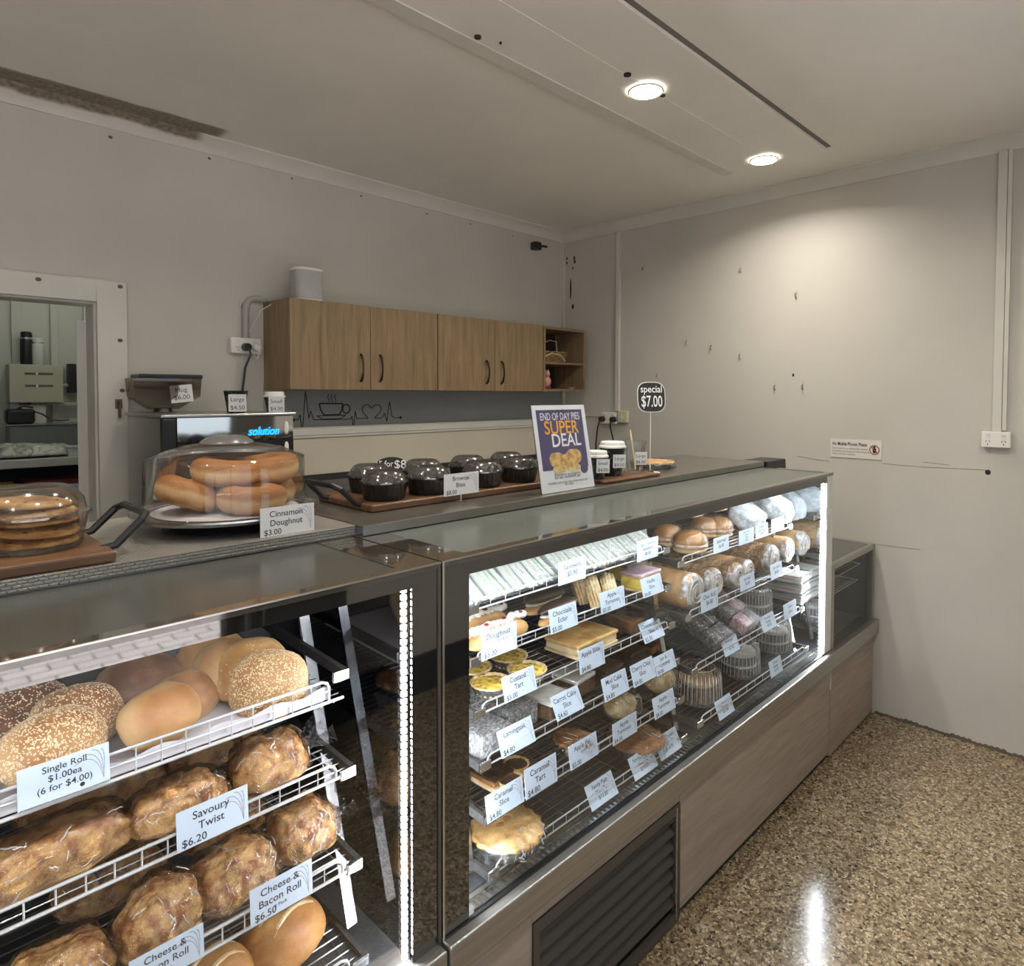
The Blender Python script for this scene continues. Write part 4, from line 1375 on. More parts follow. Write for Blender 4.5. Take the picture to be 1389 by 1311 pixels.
S0 = {}
ORD = 'first second third fourth fifth sixth seventh eighth ninth tenth eleventh twelfth thirteenth fourteenth fifteenth sixteenth seventeenth eighteenth nineteenth'.split()
n = 19
for i in range(n):
    Y = LA['A'][1] + 0.020
    x = 0.965 + (1.735 - 0.965) * i / (n - 1)
    lab = '%s wrapped sandwich wedge from the left in the top row' % ORD[i]
    k = i % 4
    loc = (x, Y + 0.004 * math.sin(i * 2.1), sz('A', Y) + 0.001)
    if k not in S0:
        S0[k] = sandwich(loc, lab, k)
        S0[k].rotation_euler = (R(-6), R(-4 + 3 * math.sin(i * 1.7)), R(4 * math.sin(i * 2.9)))
    else:
        dup(S0[k], loc, (R(-6), R(-4 + 3 * math.sin(i * 1.7)), R(4 * math.sin(i * 2.9))), lab)

# ---- row B
def cream_doughnut(px, Y, L, lab, rz):
    t = thing('cream_doughnut', lab, 'doughnut', (xat(px, Y), Y, sz('B', Y)), (0, 0, R(rz)), 'cream doughnuts')
    bun_mesh(L, 0.060, 0.050, px, 28, 14).build('dough', F['dough'], t, smooth=True, sharp=0)
    g = MB()
    rn = random.Random(px)
    for k in range(11):
        x = (k / 10 - 0.5) * L * 0.84
        g.ellipsoid((x, rn.uniform(-.004, .004), 0.048 + rn.uniform(-.002, .004)), (0.012, 0.013, 0.010), 8, 6)
    g.build('piped_cream', F['cream'], t, smooth=True, sharp=0)
    for k in range(3):
        MB().ellipsoid(((k - 1) * L * 0.3 + 0.01, -0.006, 0.059), (0.007, 0.006, 0.003), 8, 5).build('jam_dot', F['jam'], t, smooth=True)
    return t


cream_doughnut(677, 1.135, 0.20, 'long cream doughnut with jam dots, front one of two', 4)
cream_doughnut(652, 1.205, 0.19, 'long cream doughnut with jam dots, rear one of two', 4)


def eclair(px, Y, lab, rz):
    t = thing('eclair', lab, 'eclair', (xat(px, Y), Y, sz('B', Y)), (0, 0, R(rz)), 'chocolate eclairs')
    bun_mesh(0.155, 0.052, 0.030, px, 24, 12).build('choux_base', F['dough'], t, smooth=True, sharp=0)
    bun_mesh(0.146, 0.036, 0.014, px + 1, 20, 10).build('cream_line', F['cream'], t, loc=(0, 0, 0.023), smooth=True, sharp=0)
    bun_mesh(0.158, 0.052, 0.026, px + 2, 24, 12).build('chocolate_top', F['choc'], t, loc=(0, 0, 0.030), smooth=True, sharp=0)


eclair(757, 1.135, 'chocolate eclair behind the Chocolate Eclair card, front one', 5)
eclair(738, 1.210, 'chocolate eclair behind the Chocolate Eclair card, rear one', 2)


def turnover(name, lab, loc, rot, L, H, T, mat, wrapm=None, grp='pastry turnovers'):
    """half-moon pastry standing on its fold"""
    t = thing(name, lab, 'pastry', loc, rot, grp)
    if wrapm:
        def fn(d):
            k = 1 + fb(d, L * 50, 3, 0.08)
            y = d.y * H * (0.62 if d.y > 0 else 0.38) * k
            return Vector((math.copysign(abs(d.x) ** 0.9, d.x) * L / 2 * k, y, d.z * T * 0.62 * k + T * 0.6))
        MB().ellipsoid((0, 0, 0), None, 34, 18, fn).build('pastry', F[mat], t, smooth=True, sharp=0)
        film(L * 1.08, H * 1.12, T * 1.6, int(loc[0] * 100)).build('film', MT[wrapm], t, smooth=True, sharp=0)
        crease_glints(t, L * 1.08, H * 1.12, T * 1.6, int(loc[0] * 100), 22)
        return t
    ns = 18
    g = MB()
    for layer in range(5):
        w = T * (0.5 - abs(layer - 2) / 5) + T * 0.18
        pts = []
        for i in range(ns + 1):
            a = PI * i / ns
            k = 1 - 0.045 * abs(layer - 2) + 0.03 * math.sin(i * 2.7 + layer)
            pts.append((math.cos(a) * L / 2 * k, math.sin(a) ** 0.85 * H * k))
        y0 = (layer - 2.5) * T / 5
        g.prism(pts, y0, y0 + T / 5 * 0.96, Matrix(((1, 0, 0, 0), (0, 0, 1, 0), (0, 1, 0, 0), (0, 0, 0, 1))))
    g.build('pastry', F[mat], t, bevel=0.002)
    return t


for px, Y, rz, ry, lab in ((790, 1.21, 50, 12, 'apple turnover at the back left of the three with the $5.00 card'), (808, 1.165, 45, 14, 'apple turnover, middle of the three with the $5.00 card'), (831, 1.14, 40, 16, 'apple turnover, front right of the three with the $5.00 card')):
    turnover('apple_turnover', lab, (xat(px, Y), Y, sz('B', Y)), (R(-16), 0, R(rz)), 0.128, 0.080, 0.042, 'puff')


def block(name, lab, cat, loc, rz, L, Wd, layers, wrap_=None, grp=None, rx=0):
    """layered slab: layers [(part, height, mat, inset)]"""
    t = thing(name, lab, cat, loc, (R(rx), 0, R(rz)), grp)
    z = 0
    for (nm, h, mt, ins) in layers:
        MB().box(-L / 2 + ins, L / 2 - ins, -Wd / 2 + ins, Wd / 2 - ins, z, z + h).build(nm, F[mt], t, bevel=min(0.004, h * 0.3))
        z += h
    if wrap_:
        g = MB().box(-L / 2 - 0.004, L / 2 + 0.004, -Wd / 2 - 0.004, Wd / 2 + 0.004, 0, z + 0.004)
        g.build('film', MT[wrap_], t, bevel=0.006)
    return t


VS = [('pastry_base', 0.007, 'puff', 0), ('custard', 0.034, 'custard', 0.001), ('pastry_top', 0.004, 'puff', 0), ('icing', 0.009, 'icing', -0.001)]
VM = VS[:3] + [('icing', 0.009, 'mauve', -0.001)]
block('vanilla_slice', 'pink iced vanilla slice at the front, behind the Vanilla Slice card', 'cake slice', (xat(868, 1.155), 1.155, sz('B', 1.155)), 3, 0.115, 0.075, VS, None, 'vanilla slices')
block('vanilla_slice', 'mauve iced vanilla slice, second row behind the pink one', 'cake slice', (xat(850, 1.240), 1.24, sz('B', 1.24)), 3, 0.115, 0.075, VM, None, 'vanilla slices')
block('vanilla_slice', 'mauve iced vanilla slice furthest back under the top shelf', 'cake slice', (xat(836, 1.325), 1.325, sz('B', 1.325)), 3, 0.115, 0.075, VM, None, 'vanilla slices')

# ---- row C
def custard_tart(px, py, lab, D=0.098):
    z = sz('C', 1.15)
    c = at(px, py, Z=z + 0.022)
    t = thing('custard_tart', lab, 'tart', (c.x, c.y, sz('C', c.y)), (0, 0, 0), 'custard tarts')
    r = D / 2
    MB().lathe([(r * 0.72, 0), (r * 0.78, 0.002), (r, 0.024), (r * 1.02, 0.026), (r * 0.95, 0.027), (r * 0.92, 0.021)], 40, rib=0.0012, nr=20, cap=False).build('pastry_shell', F['puff'], t, smooth=True)
    MB().lathe([(0, 0.0), (r * 0.74, 0.0), (r * 0.94, 0.021), (r * 0.6, 0.0235), (0, 0.024)], 32, cap=False).build('custard_filling', F['nutmeg'], t, smooth=True)
    MB().lathe([(r * 0.74, -0.001), (r * 1.02, 0.0225)], 40, rib=0.0015, nr=20, cap=False).build('foil_case', F['foil'], t, smooth=True)


custard_tart(666, 926, 'custard tart at the front left with nutmeg top')
custard_tart(715, 908, 'custard tart at the front right beside the Custard Tart card')
custard_tart(640, 908, 'custard tart at the far left edge, half hidden')
custard_tart(690, 892, 'custard tart behind the Doughnut card')
o = block('apple_slice', 'large golden slab of apple slice behind the Apple Slice card', 'cake slice', (xat(789, 1.165), 1.165, sz('C', 1.165)), 2, 0.185, 0.120, [('pastry_base', 0.008, 'puff', 0), ('apple_filling', 0.020, 'puff', 0.003), ('pastry_top', 0.010, 'pastry', 0)], None, 'apple slices')


def wedge_pack(px, Y, k, lab, mt, rz=0):
    t = thing('cheesecake_pack', lab, 'cake slice', (xat(px, Y), Y, sz(k, Y)), (0, 0, R(rz)), 'cheesecake slices in clear packs')
    tri = [(-0.035, -0.055), (0.035, -0.055), (0.0, 0.07)]
    MB().prism(tri, 0, 0.008, None).build('crumb_base', F['carrot'], t, bevel=0.001)
    MB().prism([(p[0] * 0.96, p[1] * 0.96) for p in tri], 0.008, 0.036, None).build('cheesecake', F[mt], t, bevel=0.002)
    MB().prism([(p[0] * 1.22, p[1] * 1.15) for p in tri], -0.001, 0.050, None).build('clear_pack', MT['plastic'], t, bevel=0.003)


wedge_pack(845, 1.16, 'C', 'clear wedge pack of brown cheesecake slice, left of two', 'caramel', 6)
wedge_pack(874, 1.15, 'C', 'clear wedge pack of brown cheesecake slice behind its card, right of two', 'mud', 4)

# ---- row D
LM = [('sponge', 0.052, 'coconut', 0)]
for px, Y, lab in ((655, 1.125, 'coconut lamington at the front left corner'), (694, 1.150, 'coconut lamington right of the front left one'), (672, 1.235, 'coconut lamington behind the two front ones')):
    block('lamington', lab, 'lamington', (xat(px, Y), Y, sz('D', Y)), 3, 0.098, 0.090, LM, None, 'lamingtons')
CC = [('cake', 0.036, 'carrot', 0), ('frosting', 0.012, 'frost', -0.001)]
for px, Y, lab in ((744, 1.13, 'carrot cake slice in film behind the Carrot Cake card, left one'), (778, 1.16, 'carrot cake slice in film, right one of the pair')):
    block('carrot_cake_slice', lab, 'cake slice', (xat(px, Y), Y, sz('D', Y)), 6, 0.090, 0.085, CC, 'wrap', 'carrot cake slices')
MU = [('cake', 0.032, 'mud', 0), ('chocolate_icing', 0.010, 'choc', -0.001)]
for px, Y, lab in ((818, 1.15, 'mud cake slice in film behind the Mud Cake card'), (850, 1.17, 'dark chocolate cake slice between the Mud Cake and Cherry Choc cards')):
    block('mud_cake_slice', lab, 'cake slice', (xat(px, Y), Y, sz('D', Y)), 4, 0.085, 0.085, MU, 'wrap', 'dark cake slices')
block('cherry_slice', 'cherry choc slice behind the Cherry Choc card', 'cake slice', (xat(878, 1.18), 1.18, sz('D', 1.18)), 4, 0.08, 0.08, [('base', 0.02, 'caramel', 0), ('top', 0.01, 'choc', 0)], None, 'tray slices')
for px, lab in ((865, 'jam and coconut slice, left one in the back'), (884, 'jam and coconut slice, right one in the back')):
    block('coconut_slice', lab, 'cake slice', (xat(px, 1.30), 1.30, sz('D', 1.30)), 4, 0.075, 0.08, [('base', 0.014, 'puff', 0), ('jam', 0.006, 'jam', 0.001), ('coconut_top', 0.018, 'spong', 0)], None, 'tray slices')

# ---- row E
for px, py, lab in ((700, 1030, 'small caramel tart, rear one above the caramel cards'), (693, 1050, 'small caramel tart, front one half behind the caramel cards')):
    z = sz('E', 1.2)
    c = at(px, py, Z=z + 0.03)
    t = thing('caramel_tart', lab, 'tart', (c.x, c.y, sz('E', c.y)), (0, 0, 0), 'caramel tarts')
    MB().lathe([(0.022, 0), (0.024, 0.002), (0.032, 0.024), (0.033, 0.026), (0.030, 0.026), (0.028, 0.021)], 28, rib=0.001, nr=14, cap=False).build('pastry_shell', F['pastry'], t, smooth=True)
    MB().lathe([(0, 0.001), (0.023, 0.001), (0.0295, 0.021), (0.018, 0.0245), (0, 0.025)], 24, cap=False).build('caramel_filling', F['choc'], t, smooth=True)
block('caramel_slice', 'caramel slice in film at the left end behind the Caramel Slice card', 'cake slice', (xat(668, 1.14), 1.14, sz('E', 1.14)), 3, 0.07, 0.08, [('base', 0.012, 'puff', 0), ('caramel', 0.012, 'caramel', 0), ('chocolate', 0.006, 'choc', 0)], 'wrap', 'tray slices')


def round_pie(name, lab, px, py, k, D, h, mt, holes=True, wrapm='wrap', dish=False, grp='round pies', rot=(0, 0, 0), z=None, loc=None):
    z = sz(k, 1.2) if z is None else z
    if loc is None:
        c = at(px, py, Z=z + h * 0.6)
        loc = (c.x, c.y, z if k == 'F' else sz(k, c.y))
    t = thing(name, lab, 'pie', loc, rot, grp)
    r = D / 2
    MB().lathe([(r * 0.78, 0), (r * 0.80, 0.0015), (r * 0.97, h * 0.62), (r * 1.05, h * 0.66), (r * 1.05, h * 0.70)], 48, rib=0.0012, nr=24, cap=False).build('foil_dish', F['foil'], t, smooth=True)
    g = MB()
    base = 0
    ring = [(0.0, h * 1.0), (r * 0.45, h * 0.985), (r * 0.80, h * 0.90), (r * 0.90, h * 0.80), (r * 0.97, h * 0.86), (r * 1.03, h * 0.78), (r * 1.0, h * 0.64)]
    g.lathe(ring[::-1], 72, rib=0.0034, nr=18, cap=False)
    sd_ = D * 31
    g.warp(lambda v: v + Vector((0, 0, fb(v, sd_, 40, 0.004))))
    g.build('pastry_lid', F[mt], t, smooth=True, sharp=0)
    if holes:
        for (x, y) in ((-0.016, 0.006), (0.012, 0.012)):
            MB().ellipsoid((x, y, h * 0.985), (0.011, 0.008, 0.0025), 10, 5).build('steam_hole', F['brown'], t, smooth=True)
    if wrapm:
        g = MB().lathe([(r * 1.10, -0.0005), (r * 1.13, h * 0.6), (r * 1.03, h * 0.98), (r * 0.6, h * 1.06), (0, h * 1.08)], 40, rib=0.003, nr=9, cap=False)
        g.warp(lambda v: v + Vector((fb(v, 3, 30, 0.008), fb(v, 5, 30, 0.008), 0)))
        g.build('film', MT[wrapm], t, smooth=True, sharp=0)
        crease_glints(t, D * 0.96, D * 1.10, h * 1.12, int(D * 1000) + int(h * 1000), 22)
    return t


round_pie('apple_pie', 'small film-wrapped apple pie behind the Apple Pie card', 778, 1002, 'E', 0.100, 0.040, 'brown', False)
turnover('wrapped_turnover', 'film-wrapped apple turnover behind the lower left Turnover card', (xat(840, 1.13), 1.13, sz('E', 1.13)), (R(22), 0, R(6)), 0.128, 0.088, 0.040, 'puff', 'wrap')
turnover('wrapped_turnover', 'film-wrapped apple turnover behind the lower right Turnover card', (xat(893, 1.14), 1.14, sz('E', 1.14)), (R(20), 0, R(4)), 0.135, 0.095, 0.048, 'puff', 'wrap')
# ---- row F
round_pie('meat_pie', 'large golden meat pie in film at the front left of the case floor', 687, 1128, 'F', 0.168, 0.052, 'pastry', True)
round_pie('family_pie', 'family pie in a film-wrapped foil dish below the turnovers', 862, 1004, 'F', 0.165, 0.045, 'brown', False)

# ---------------- right bay
# ---- row 1: filled rolls and wraps
def filled_roll(px, py, Y, lab, fill, D=0.10, lift=0.0, rz=0, mt='pale'):
    z = sz(1, Y) + lift
    t = thing('filled_roll', lab, 'bread roll', (xat(px, Y, py), Y, z), (0, 0, R(rz)), 'filled rolls on the top right shelf')
    bun_mesh(D, D * 0.92, 0.030, px, 22, 10, flat=0.5).build('bun_base', F['puff'], t, smooth=True, sharp=0)
    g = bun_mesh(D * 1.02, D * 0.94, 0.024, px + 1, 26, 8, flat=0.5, amp=0.18, sc=4)
    g.build('filling', F[fill], t, loc=(0, 0, 0.018), smooth=True, sharp=0)
    bun_mesh(D, D * 0.92, 0.046, px + 2, 22, 12, flat=0.2).build('bun_top', F[mt], t, loc=(0, 0, 0.030), smooth=True, sharp=0)
    bun_mesh(D * 1.08, D, 0.086, px + 3, 20, 12, flat=0.4, amp=0.12, sc=3).build('film', MT['wrap'], t, loc=(0, 0, 0.0), smooth=True, sharp=0)


for q in ((936, 745, 1.145, 'filled seeded roll at the front left of the roll shelf', 'ham', 0.118, 0, 10, 'tan'), (905, 730, 1.24, 'filled roll next to the end of the sandwich row', 'ham', 0.105, 0, 0, 'tan'),
          (955, 738, 1.22, 'filled seeded roll just behind the front left one', 'ham', 0.105, 0, 30, 'pale'), (974, 726, 1.19, 'filled roll right behind the roll price card', 'ham', 0.110, 0, 0, 'tan'),
          (936, 716, 1.27, 'salad roll with green lettuce lying on top at the left', 'salad', 0.110, 0.068, 15, 'pale'), (968, 706, 1.27, 'salad roll with green lettuce lying on top at the right', 'salad', 0.105, 0.068, -10, 'pale')):
    filled_roll(*q)


def wrapped(px, py, Y, lab, L, W, H, rot):
    c = at(px, py, Y=Y)

    def fn(d):
        k = 1 + fb(d, px, 2.2, 0.16) + fb(d, px + 4, 6, 0.07)
        return Vector((math.copysign(abs(d.x) ** 0.75, d.x) * L / 2 * k, math.copysign(abs(d.y) ** 0.75, d.y) * W / 2 * k, d.z * H / 2 * k))
    o = MB().ellipsoid((0, 0, 0), None, 32, 20, fn).build('wrapped_roll', F['film_w'], None, loc=(c.x, Y, max(c.z, sz(1, Y) + H * 0.42)), rot=[R(a) for a in rot], smooth=True, sharp=0)
    tag(o, lab, 'wrap', 'white wrapped rolls on the top right shelf')


wrapped(1013, 708, 1.19, 'white film-wrapped roll, left of three on the top right shelf', 0.13, 0.15, 0.110, (30, 0, 20))
wrapped(1035, 704, 1.25, 'white film-wrapped roll, middle of three, half hidden', 0.11, 0.15, 0.100, (25, 0, 0))
wrapped(1052, 697, 1.19, 'white film-wrapped roll, right of three beside the mirror end', 0.15, 0.15, 0.115, (30, 0, 25))


# ---- row 2: cake logs
F['swirl2'] = pm('swirl line', (0.50, 0.44, 0.38), 0.5)
def log(px, Y, lab, mt, D, L=0.27, rz=0):
    t = thing('cake_log', lab, 'cake', (xat(px, Y), Y, sz(2, Y)), (0, 0, R(rz)), 'filmed cake logs')
    r = D / 2
    Mx = Matrix(((1, 0, 0, 0), (0, 0, 1, 0), (0, -1, 0, r), (0, 0, 0, 1)))
    g = MB().lathe([(r * 0.93, 0), (r, 0.008), (r, L - 0.01), (r * 0.9, L)], 26)
    g.warp(lambda v: Mx @ (v + Vector((fb(v, px, 25, 0.004), fb(v, px + 2, 25, 0.004), 0))))
    g.build('sponge_log', F[mt], t, smooth=True, sharp=50)
    g = MB().lathe([(0, -0.004), (r * 0.5, -0.006), (r * 0.85, -0.003), (r * 0.96, 0.002), (r * 1.015, 0.010), (r * 1.015, 0.020)], 30, cap=False)
    g.warp(lambda v: Mx @ (v + Vector((0, 0, fb(v, px, 60, 0.006)))))
    g.build('filmed_end', F['swirl'], t, smooth=True, sharp=0)
    g = MB()
    pts = []
    for i in range(40):
        a = i * 0.42
        q = r * 0.12 + r * 0.72 * i / 40
        pts.append((q * math.cos(a), -0.0075, r + q * math.sin(a)))
    g.tube(pts, 0.0022, 5)
    g.build('cream_swirl', F['swirl2'], t, smooth=True)


for q in ((942, 1.090, 'golden cake log at the left end of the log shelf', 'spong', 0.118), (969, 1.10, 'coconut-coated cake log second from the left', 'coffeecake', 0.105), (999, 1.10, 'brown coconut cake log third from the left', 'coffeecake', 0.092),
          (1014, 1.11, 'small golden log fourth from the left', 'spong', 0.085), (1047, 1.10, 'coconut cake log second from the right end', 'coffeecake', 0.110), (1068, 1.12, 'smooth tan cake log at the right end of the log shelf', 'spong', 0.105)):
    log(*q)

# ---- row 3: bagged lamingtons, a domed cake, stacked trays
def cake_bag(px, py, Y, lab, cols, rot):
    c = at(px, py, Y=Y)
    t = thing('lamington_bag', lab, 'cake', (c.x, Y, sz(3, Y) + 0.044), [R(a) for a in rot], 'bagged lamingtons')
    for i in range(2):
        for j in range(3):
            MB().box(-0.062 + i * 0.064, -0.062 + i * 0.064 + 0.060, -0.09 + j * 0.064, -0.09 + j * 0.064 + 0.060, 0.002, 0.046).build('lamington', F[cols[(i + j) % len(cols)]], t, bevel=0.006)
    g = MB().box(-0.070, 0.072, -0.098, 0.104, -0.001, 0.052)
    g.build('clear_bag', MT['wrap'], t, bevel=0.012)
    q = thing('x', 'x', 'x')
    crease_glints(q, 0.13, 0.19, 0.062, px, 26)
    ch = q.children[0]
    ch.parent = t
    bpy.data.objects.remove(q)


F['pinkcoco'] = nz('pink coconut coating', [(0.3, (0.42, 0.22, 0.26)), (0.6, (0.78, 0.55, 0.60))], 110, 0.8, bump=0.9, bscale=220)
F['chococo'] = nz('dark coconut coating', [(0.3, (0.03, 0.025, 0.025)), (0.62, (0.16, 0.15, 0.15)), (0.75, (0.5, 0.5, 0.5))], 120, 0.7, bump=0.9, bscale=220)
cake_bag(948, 868, 1.145, 'bag of dark lamingtons at the left end of its shelf', ('chococo',), (26, 0, 4))
cake_bag(987, 850, 1.145, 'bag of pink and white lamingtons right of the dark bag', ('pinkcoco', 'coconut', 'pinkcoco'), (26, 0, 4))


def dome_cake(px, py, k, Y, D, H, lab, layers, z=None):
    z = sz(k, Y) if z is None else z
    t = thing('domed_cake', lab, 'cake', (xat(px, Y, py), Y, z), (0, 0, 0), 'cakes under ribbed clear domes')
    r = D / 2
    zz = 0.006
    MB().lathe([(r * 0.95, 0), (r * 1.02, 0.003), (r * 1.02, 0.008), (r * 0.9, 0.006)], 40).build('tray', MT['black'], t, smooth=True)
    for (nm, h, mt, q) in layers:
        g = MB().lathe([(r * q * 0.98, zz), (r * q, zz + 0.003), (r * q, zz + h - 0.003), (r * q * 0.97, zz + h)], 32)
        g.build(nm, F[mt], t, smooth=True)
        zz += h
    nr = 34
    g = MB().lathe([(r * 1.04, 0.004), (r * 1.03, 0.012), (r * 0.99, 0.014), (r * 0.95, H * 0.78), (r * 0.90, H * 0.90), (r * 0.80, H * 0.965), (r * 0.70, H * 0.985)], nr * 4, rib=0.0028, nr=nr, cap=False)
    g.build('dome', MT['dome'], t, smooth=True, sharp=0)
    MB().lathe([(r * 0.70, H * 0.985), (r * 0.60, H * 0.97), (0, H * 0.97)], 36, cap=False).build('dome_top', MT['dome'], t, smooth=True)
    g = MB()  # milky white tubes along the ribs, highlights put into the colour
    for i in range(nr):
        a = 2 * PI * (i + 0.5) / nr
        g.tube([(q * r * math.cos(a), q * r * math.sin(a), h_) for q, h_ in ((1.02, 0.014), (0.985, H * 0.5), (0.965, H * 0.78), (0.91, H * 0.90))], [0.0006, 0.0013, 0.0013, 0.0005], 4)
    g.tube([(r * 0.70 * math.cos(2 * PI * i / 30), r * 0.70 * math.sin(2 * PI * i / 30), H * 0.987) for i in range(30)], 0.0012, 4, True)
    g.build('ribs', MT['glint'], t, smooth=True)
    return t


CH = [('sponge', 0.030, 'mud', 0.82), ('cream', 0.010, 'cream', 0.81), ('sponge', 0.030, 'mud', 0.82), ('chocolate_icing', 0.008, 'choc', 0.82)]
CW = [('sponge', 0.030, 'mud', 0.82), ('cream', 0.008, 'cakewhite', 0.84), ('sponge', 0.030, 'mud', 0.82), ('cream_top', 0.014, 'cakewhite', 0.80)]
CA = [('cake', 0.040, 'carrot', 0.82), ('apple_layer', 0.014, 'caramel', 0.84), ('topping', 0.012, 'pastry', 0.82)]
dome_cake(1024, 840, 3, 1.145, 0.128, 0.105, 'dark domed cake on the bag shelf, left of the stacked trays', CH)


def tray_pack(px, py, Y, lift, lab):
    t = thing('tray_pack', lab, 'cake', (xat(px, Y, py), Y, sz(3, Y) + lift), (0, 0, R(4)), 'stacked clear trays of layered cake')
    z = 0.003
    for (nm, h, mt) in (('cake_layer', 0.010, 'frost'), ('jam_layer', 0.008, 'pinkcake'), ('cake_layer', 0.012, 'frost')):
        MB().box(-0.056, 0.056, -0.085, 0.085, z, z + h).build(nm, F[mt], t, bevel=0.002)
        z += h
    g = MB().box(-0.064, 0.064, -0.093, 0.093, -0.001, 0.040)
    g.build('clear_pack', MT['dome'], t, bevel=0.005)
    MB().box(-0.067, 0.067, -0.096, 0.096, 0.0295, 0.0325).build('pack_rim', MT['dome'], t, bevel=0.001)


tray_pack(1063, 830, 1.145, 0.0, 'clear tray of pink layered cake, bottom of the stack')
tray_pack(1063, 815, 1.145, 0.042, 'clear tray of pink layered cake, middle of the stack')
tray_pack(1063, 800, 1.145, 0.084, 'clear tray of pink layered cake, top of the stack')
# ---- row 4
dome_cake(947, 940, 4, 1.115, 0.155, 0.112, 'domed cake with golden top layer, lowest shelf left', CA)
dome_cake(1002, 905, 4, 1.115, 0.150, 0.120, 'domed dark and cream layered cake, lowest shelf middle', CW)
dome_cake(1047, 878, 4, 1.125, 0.150, 0.118, 'domed dark and cream layered cake, lowest shelf right', CW)
# ================================================================= ON THE COUNTER
ZW = ZK + 0.0005
MT['boxwhite'] = pm('white card stock', (0.66, 0.67, 0.68), 0.5)


def wooden_board(name, lab, x0, x1, y0, y1, h, handles):
    t = thing(name, lab, 'serving board', ((x0 + x1) / 2, (y0 + y1) / 2, ZW))
    cx, cy = t.location.x, t.location.y
    MB().box(x0 - cx, x1 - cx, y0 - cy, y1 - cy, 0, h).build('board', MT['board'], t, bevel=0.006, seg=3)
    hw = (y1 - y0) * 0.30
    for s in handles:
        ex = (x1 - cx) if s > 0 else (x0 - cx)
        pts = [(ex - s * 0.012, -hw, h * 0.7), (ex + s * 0.012, -hw, h * 0.9), (ex + s * 0.055, -hw, h + 0.040), (ex + s * 0.066, -hw * 0.8, h + 0.048), (ex + s * 0.066, hw * 0.8, h + 0.048), (ex + s * 0.055, hw, h + 0.040), (ex + s * 0.012, hw, h * 0.9), (ex - s * 0.012, hw, h * 0.7)]
        MB().tube(pts, 0.0075, 8).build('handle', MT['black'], t, smooth=True)
    return t


wooden_board('serving_board', 'wooden serving board with black handle under the biscuit tubs', -0.12, 0.325, 1.330, 1.62, 0.021, (1, -1))
wooden_board('serving_board', 'long wooden serving board with black handles under the brownie tubs', 0.905, 1.70, 1.425, 1.700, 0.020, (1, -1))
wooden_board('serving_board', 'small wooden board under the takeaway cups', 1.735, 2.075, 1.335, 1.46, 0.012, ())

# biscuit tubs
MT['gloss'] = pm('gloss black plastic', (0.012, 0.012, 0.012), 0.12)
F['biscuit'] = crust('biscuit', (0.34, 0.15, 0.05), (0.62, 0.36, 0.13), (0.60, 0.38, 0.17), 30, 0.7, -0.02, 0.01)
F['chip'] = pm('choc chip', (0.04, 0.015, 0.01), 0.4)


def tub(name, lab, x, y, z, r, hb, hl, bmat, grp, ribs=26, sxy=(1, 1)):
    t = thing(name, lab, 'plastic tub', (x, y, z), (0, 0, 0), grp)
    MB().lathe([(0, 0.0), (r * 0.84, 0), (r * 0.88, 0.004), (r * 0.98, hb - 0.006), (r * 1.06, hb - 0.003), (r * 1.06, hb)], ribs * 4, rib=0.0016, nr=ribs, cap=False).build('tub_base', MT[bmat], t, smooth=True, sharp=0)
    MB().lathe([(r * 1.07, hb), (r * 1.07, hb + 0.004), (r * 0.98, hb + 0.006), (r * 0.93, hb + hl * 0.5), (r * 0.75, hb + hl * 0.88), (r * 0.62, hb + hl * 0.97), (r * 0.58, hb + hl * 0.93), (0, hb + hl * 0.93)], 40, cap=False).build('clear_lid', MT['dome'], t, smooth=True, sharp=60)
    return t


for i, (x, y, lab) in enumerate(((0.225, 1.455, 'round clear tub of choc chip biscuits, front one on the left board'), (0.115, 1.545, 'round clear tub of choc chip biscuits, rear one at the left picture edge'))):
    z = ZW + 0.022
    tub('biscuit_tub', lab, x, y, z, 0.083, 0.060, 0.052, 'plastic', 'clear biscuit tubs')
    rn = random.Random(i)
    for k in range(5):
        a = rn.uniform(-1, 1)
        loc = (x + rn.uniform(-.008, .008), y + rn.uniform(-.008, .008), z + 0.003 + k * 0.0175)
        if k == 0 and i == 0:
            o = bun_mesh(0.128, 0.126, 0.018, 70, 26, 10, flat=0.4, amp=0.06, sc=3).build('biscuit', F['biscuit'], None, loc=loc, smooth=True, sharp=0)
            for q in range(9):
                an, rr = rn.random() * 6.3, 0.05 * math.sqrt(rn.random())
                MB().ellipsoid((rr * math.cos(an), rr * math.sin(an), 0.0165 - rr * 0.07), (0.005, 0.004, 0.003), 6, 4).build('choc_chip', F['chip'], o)
            BIS = o
        else:
            o = dup(BIS, loc, (R(rn.uniform(-4, 4)), R(rn.uniform(-4, 4)), rn.random() * 6))
        lv = ('bottom', 'second', 'middle', 'fourth', 'topmost')[k]
        tag(o, '%s choc chip biscuit stacked inside the %s biscuit tub' % (lv, ('front', 'rear')[i]), 'biscuit', 'biscuits in the tubs')

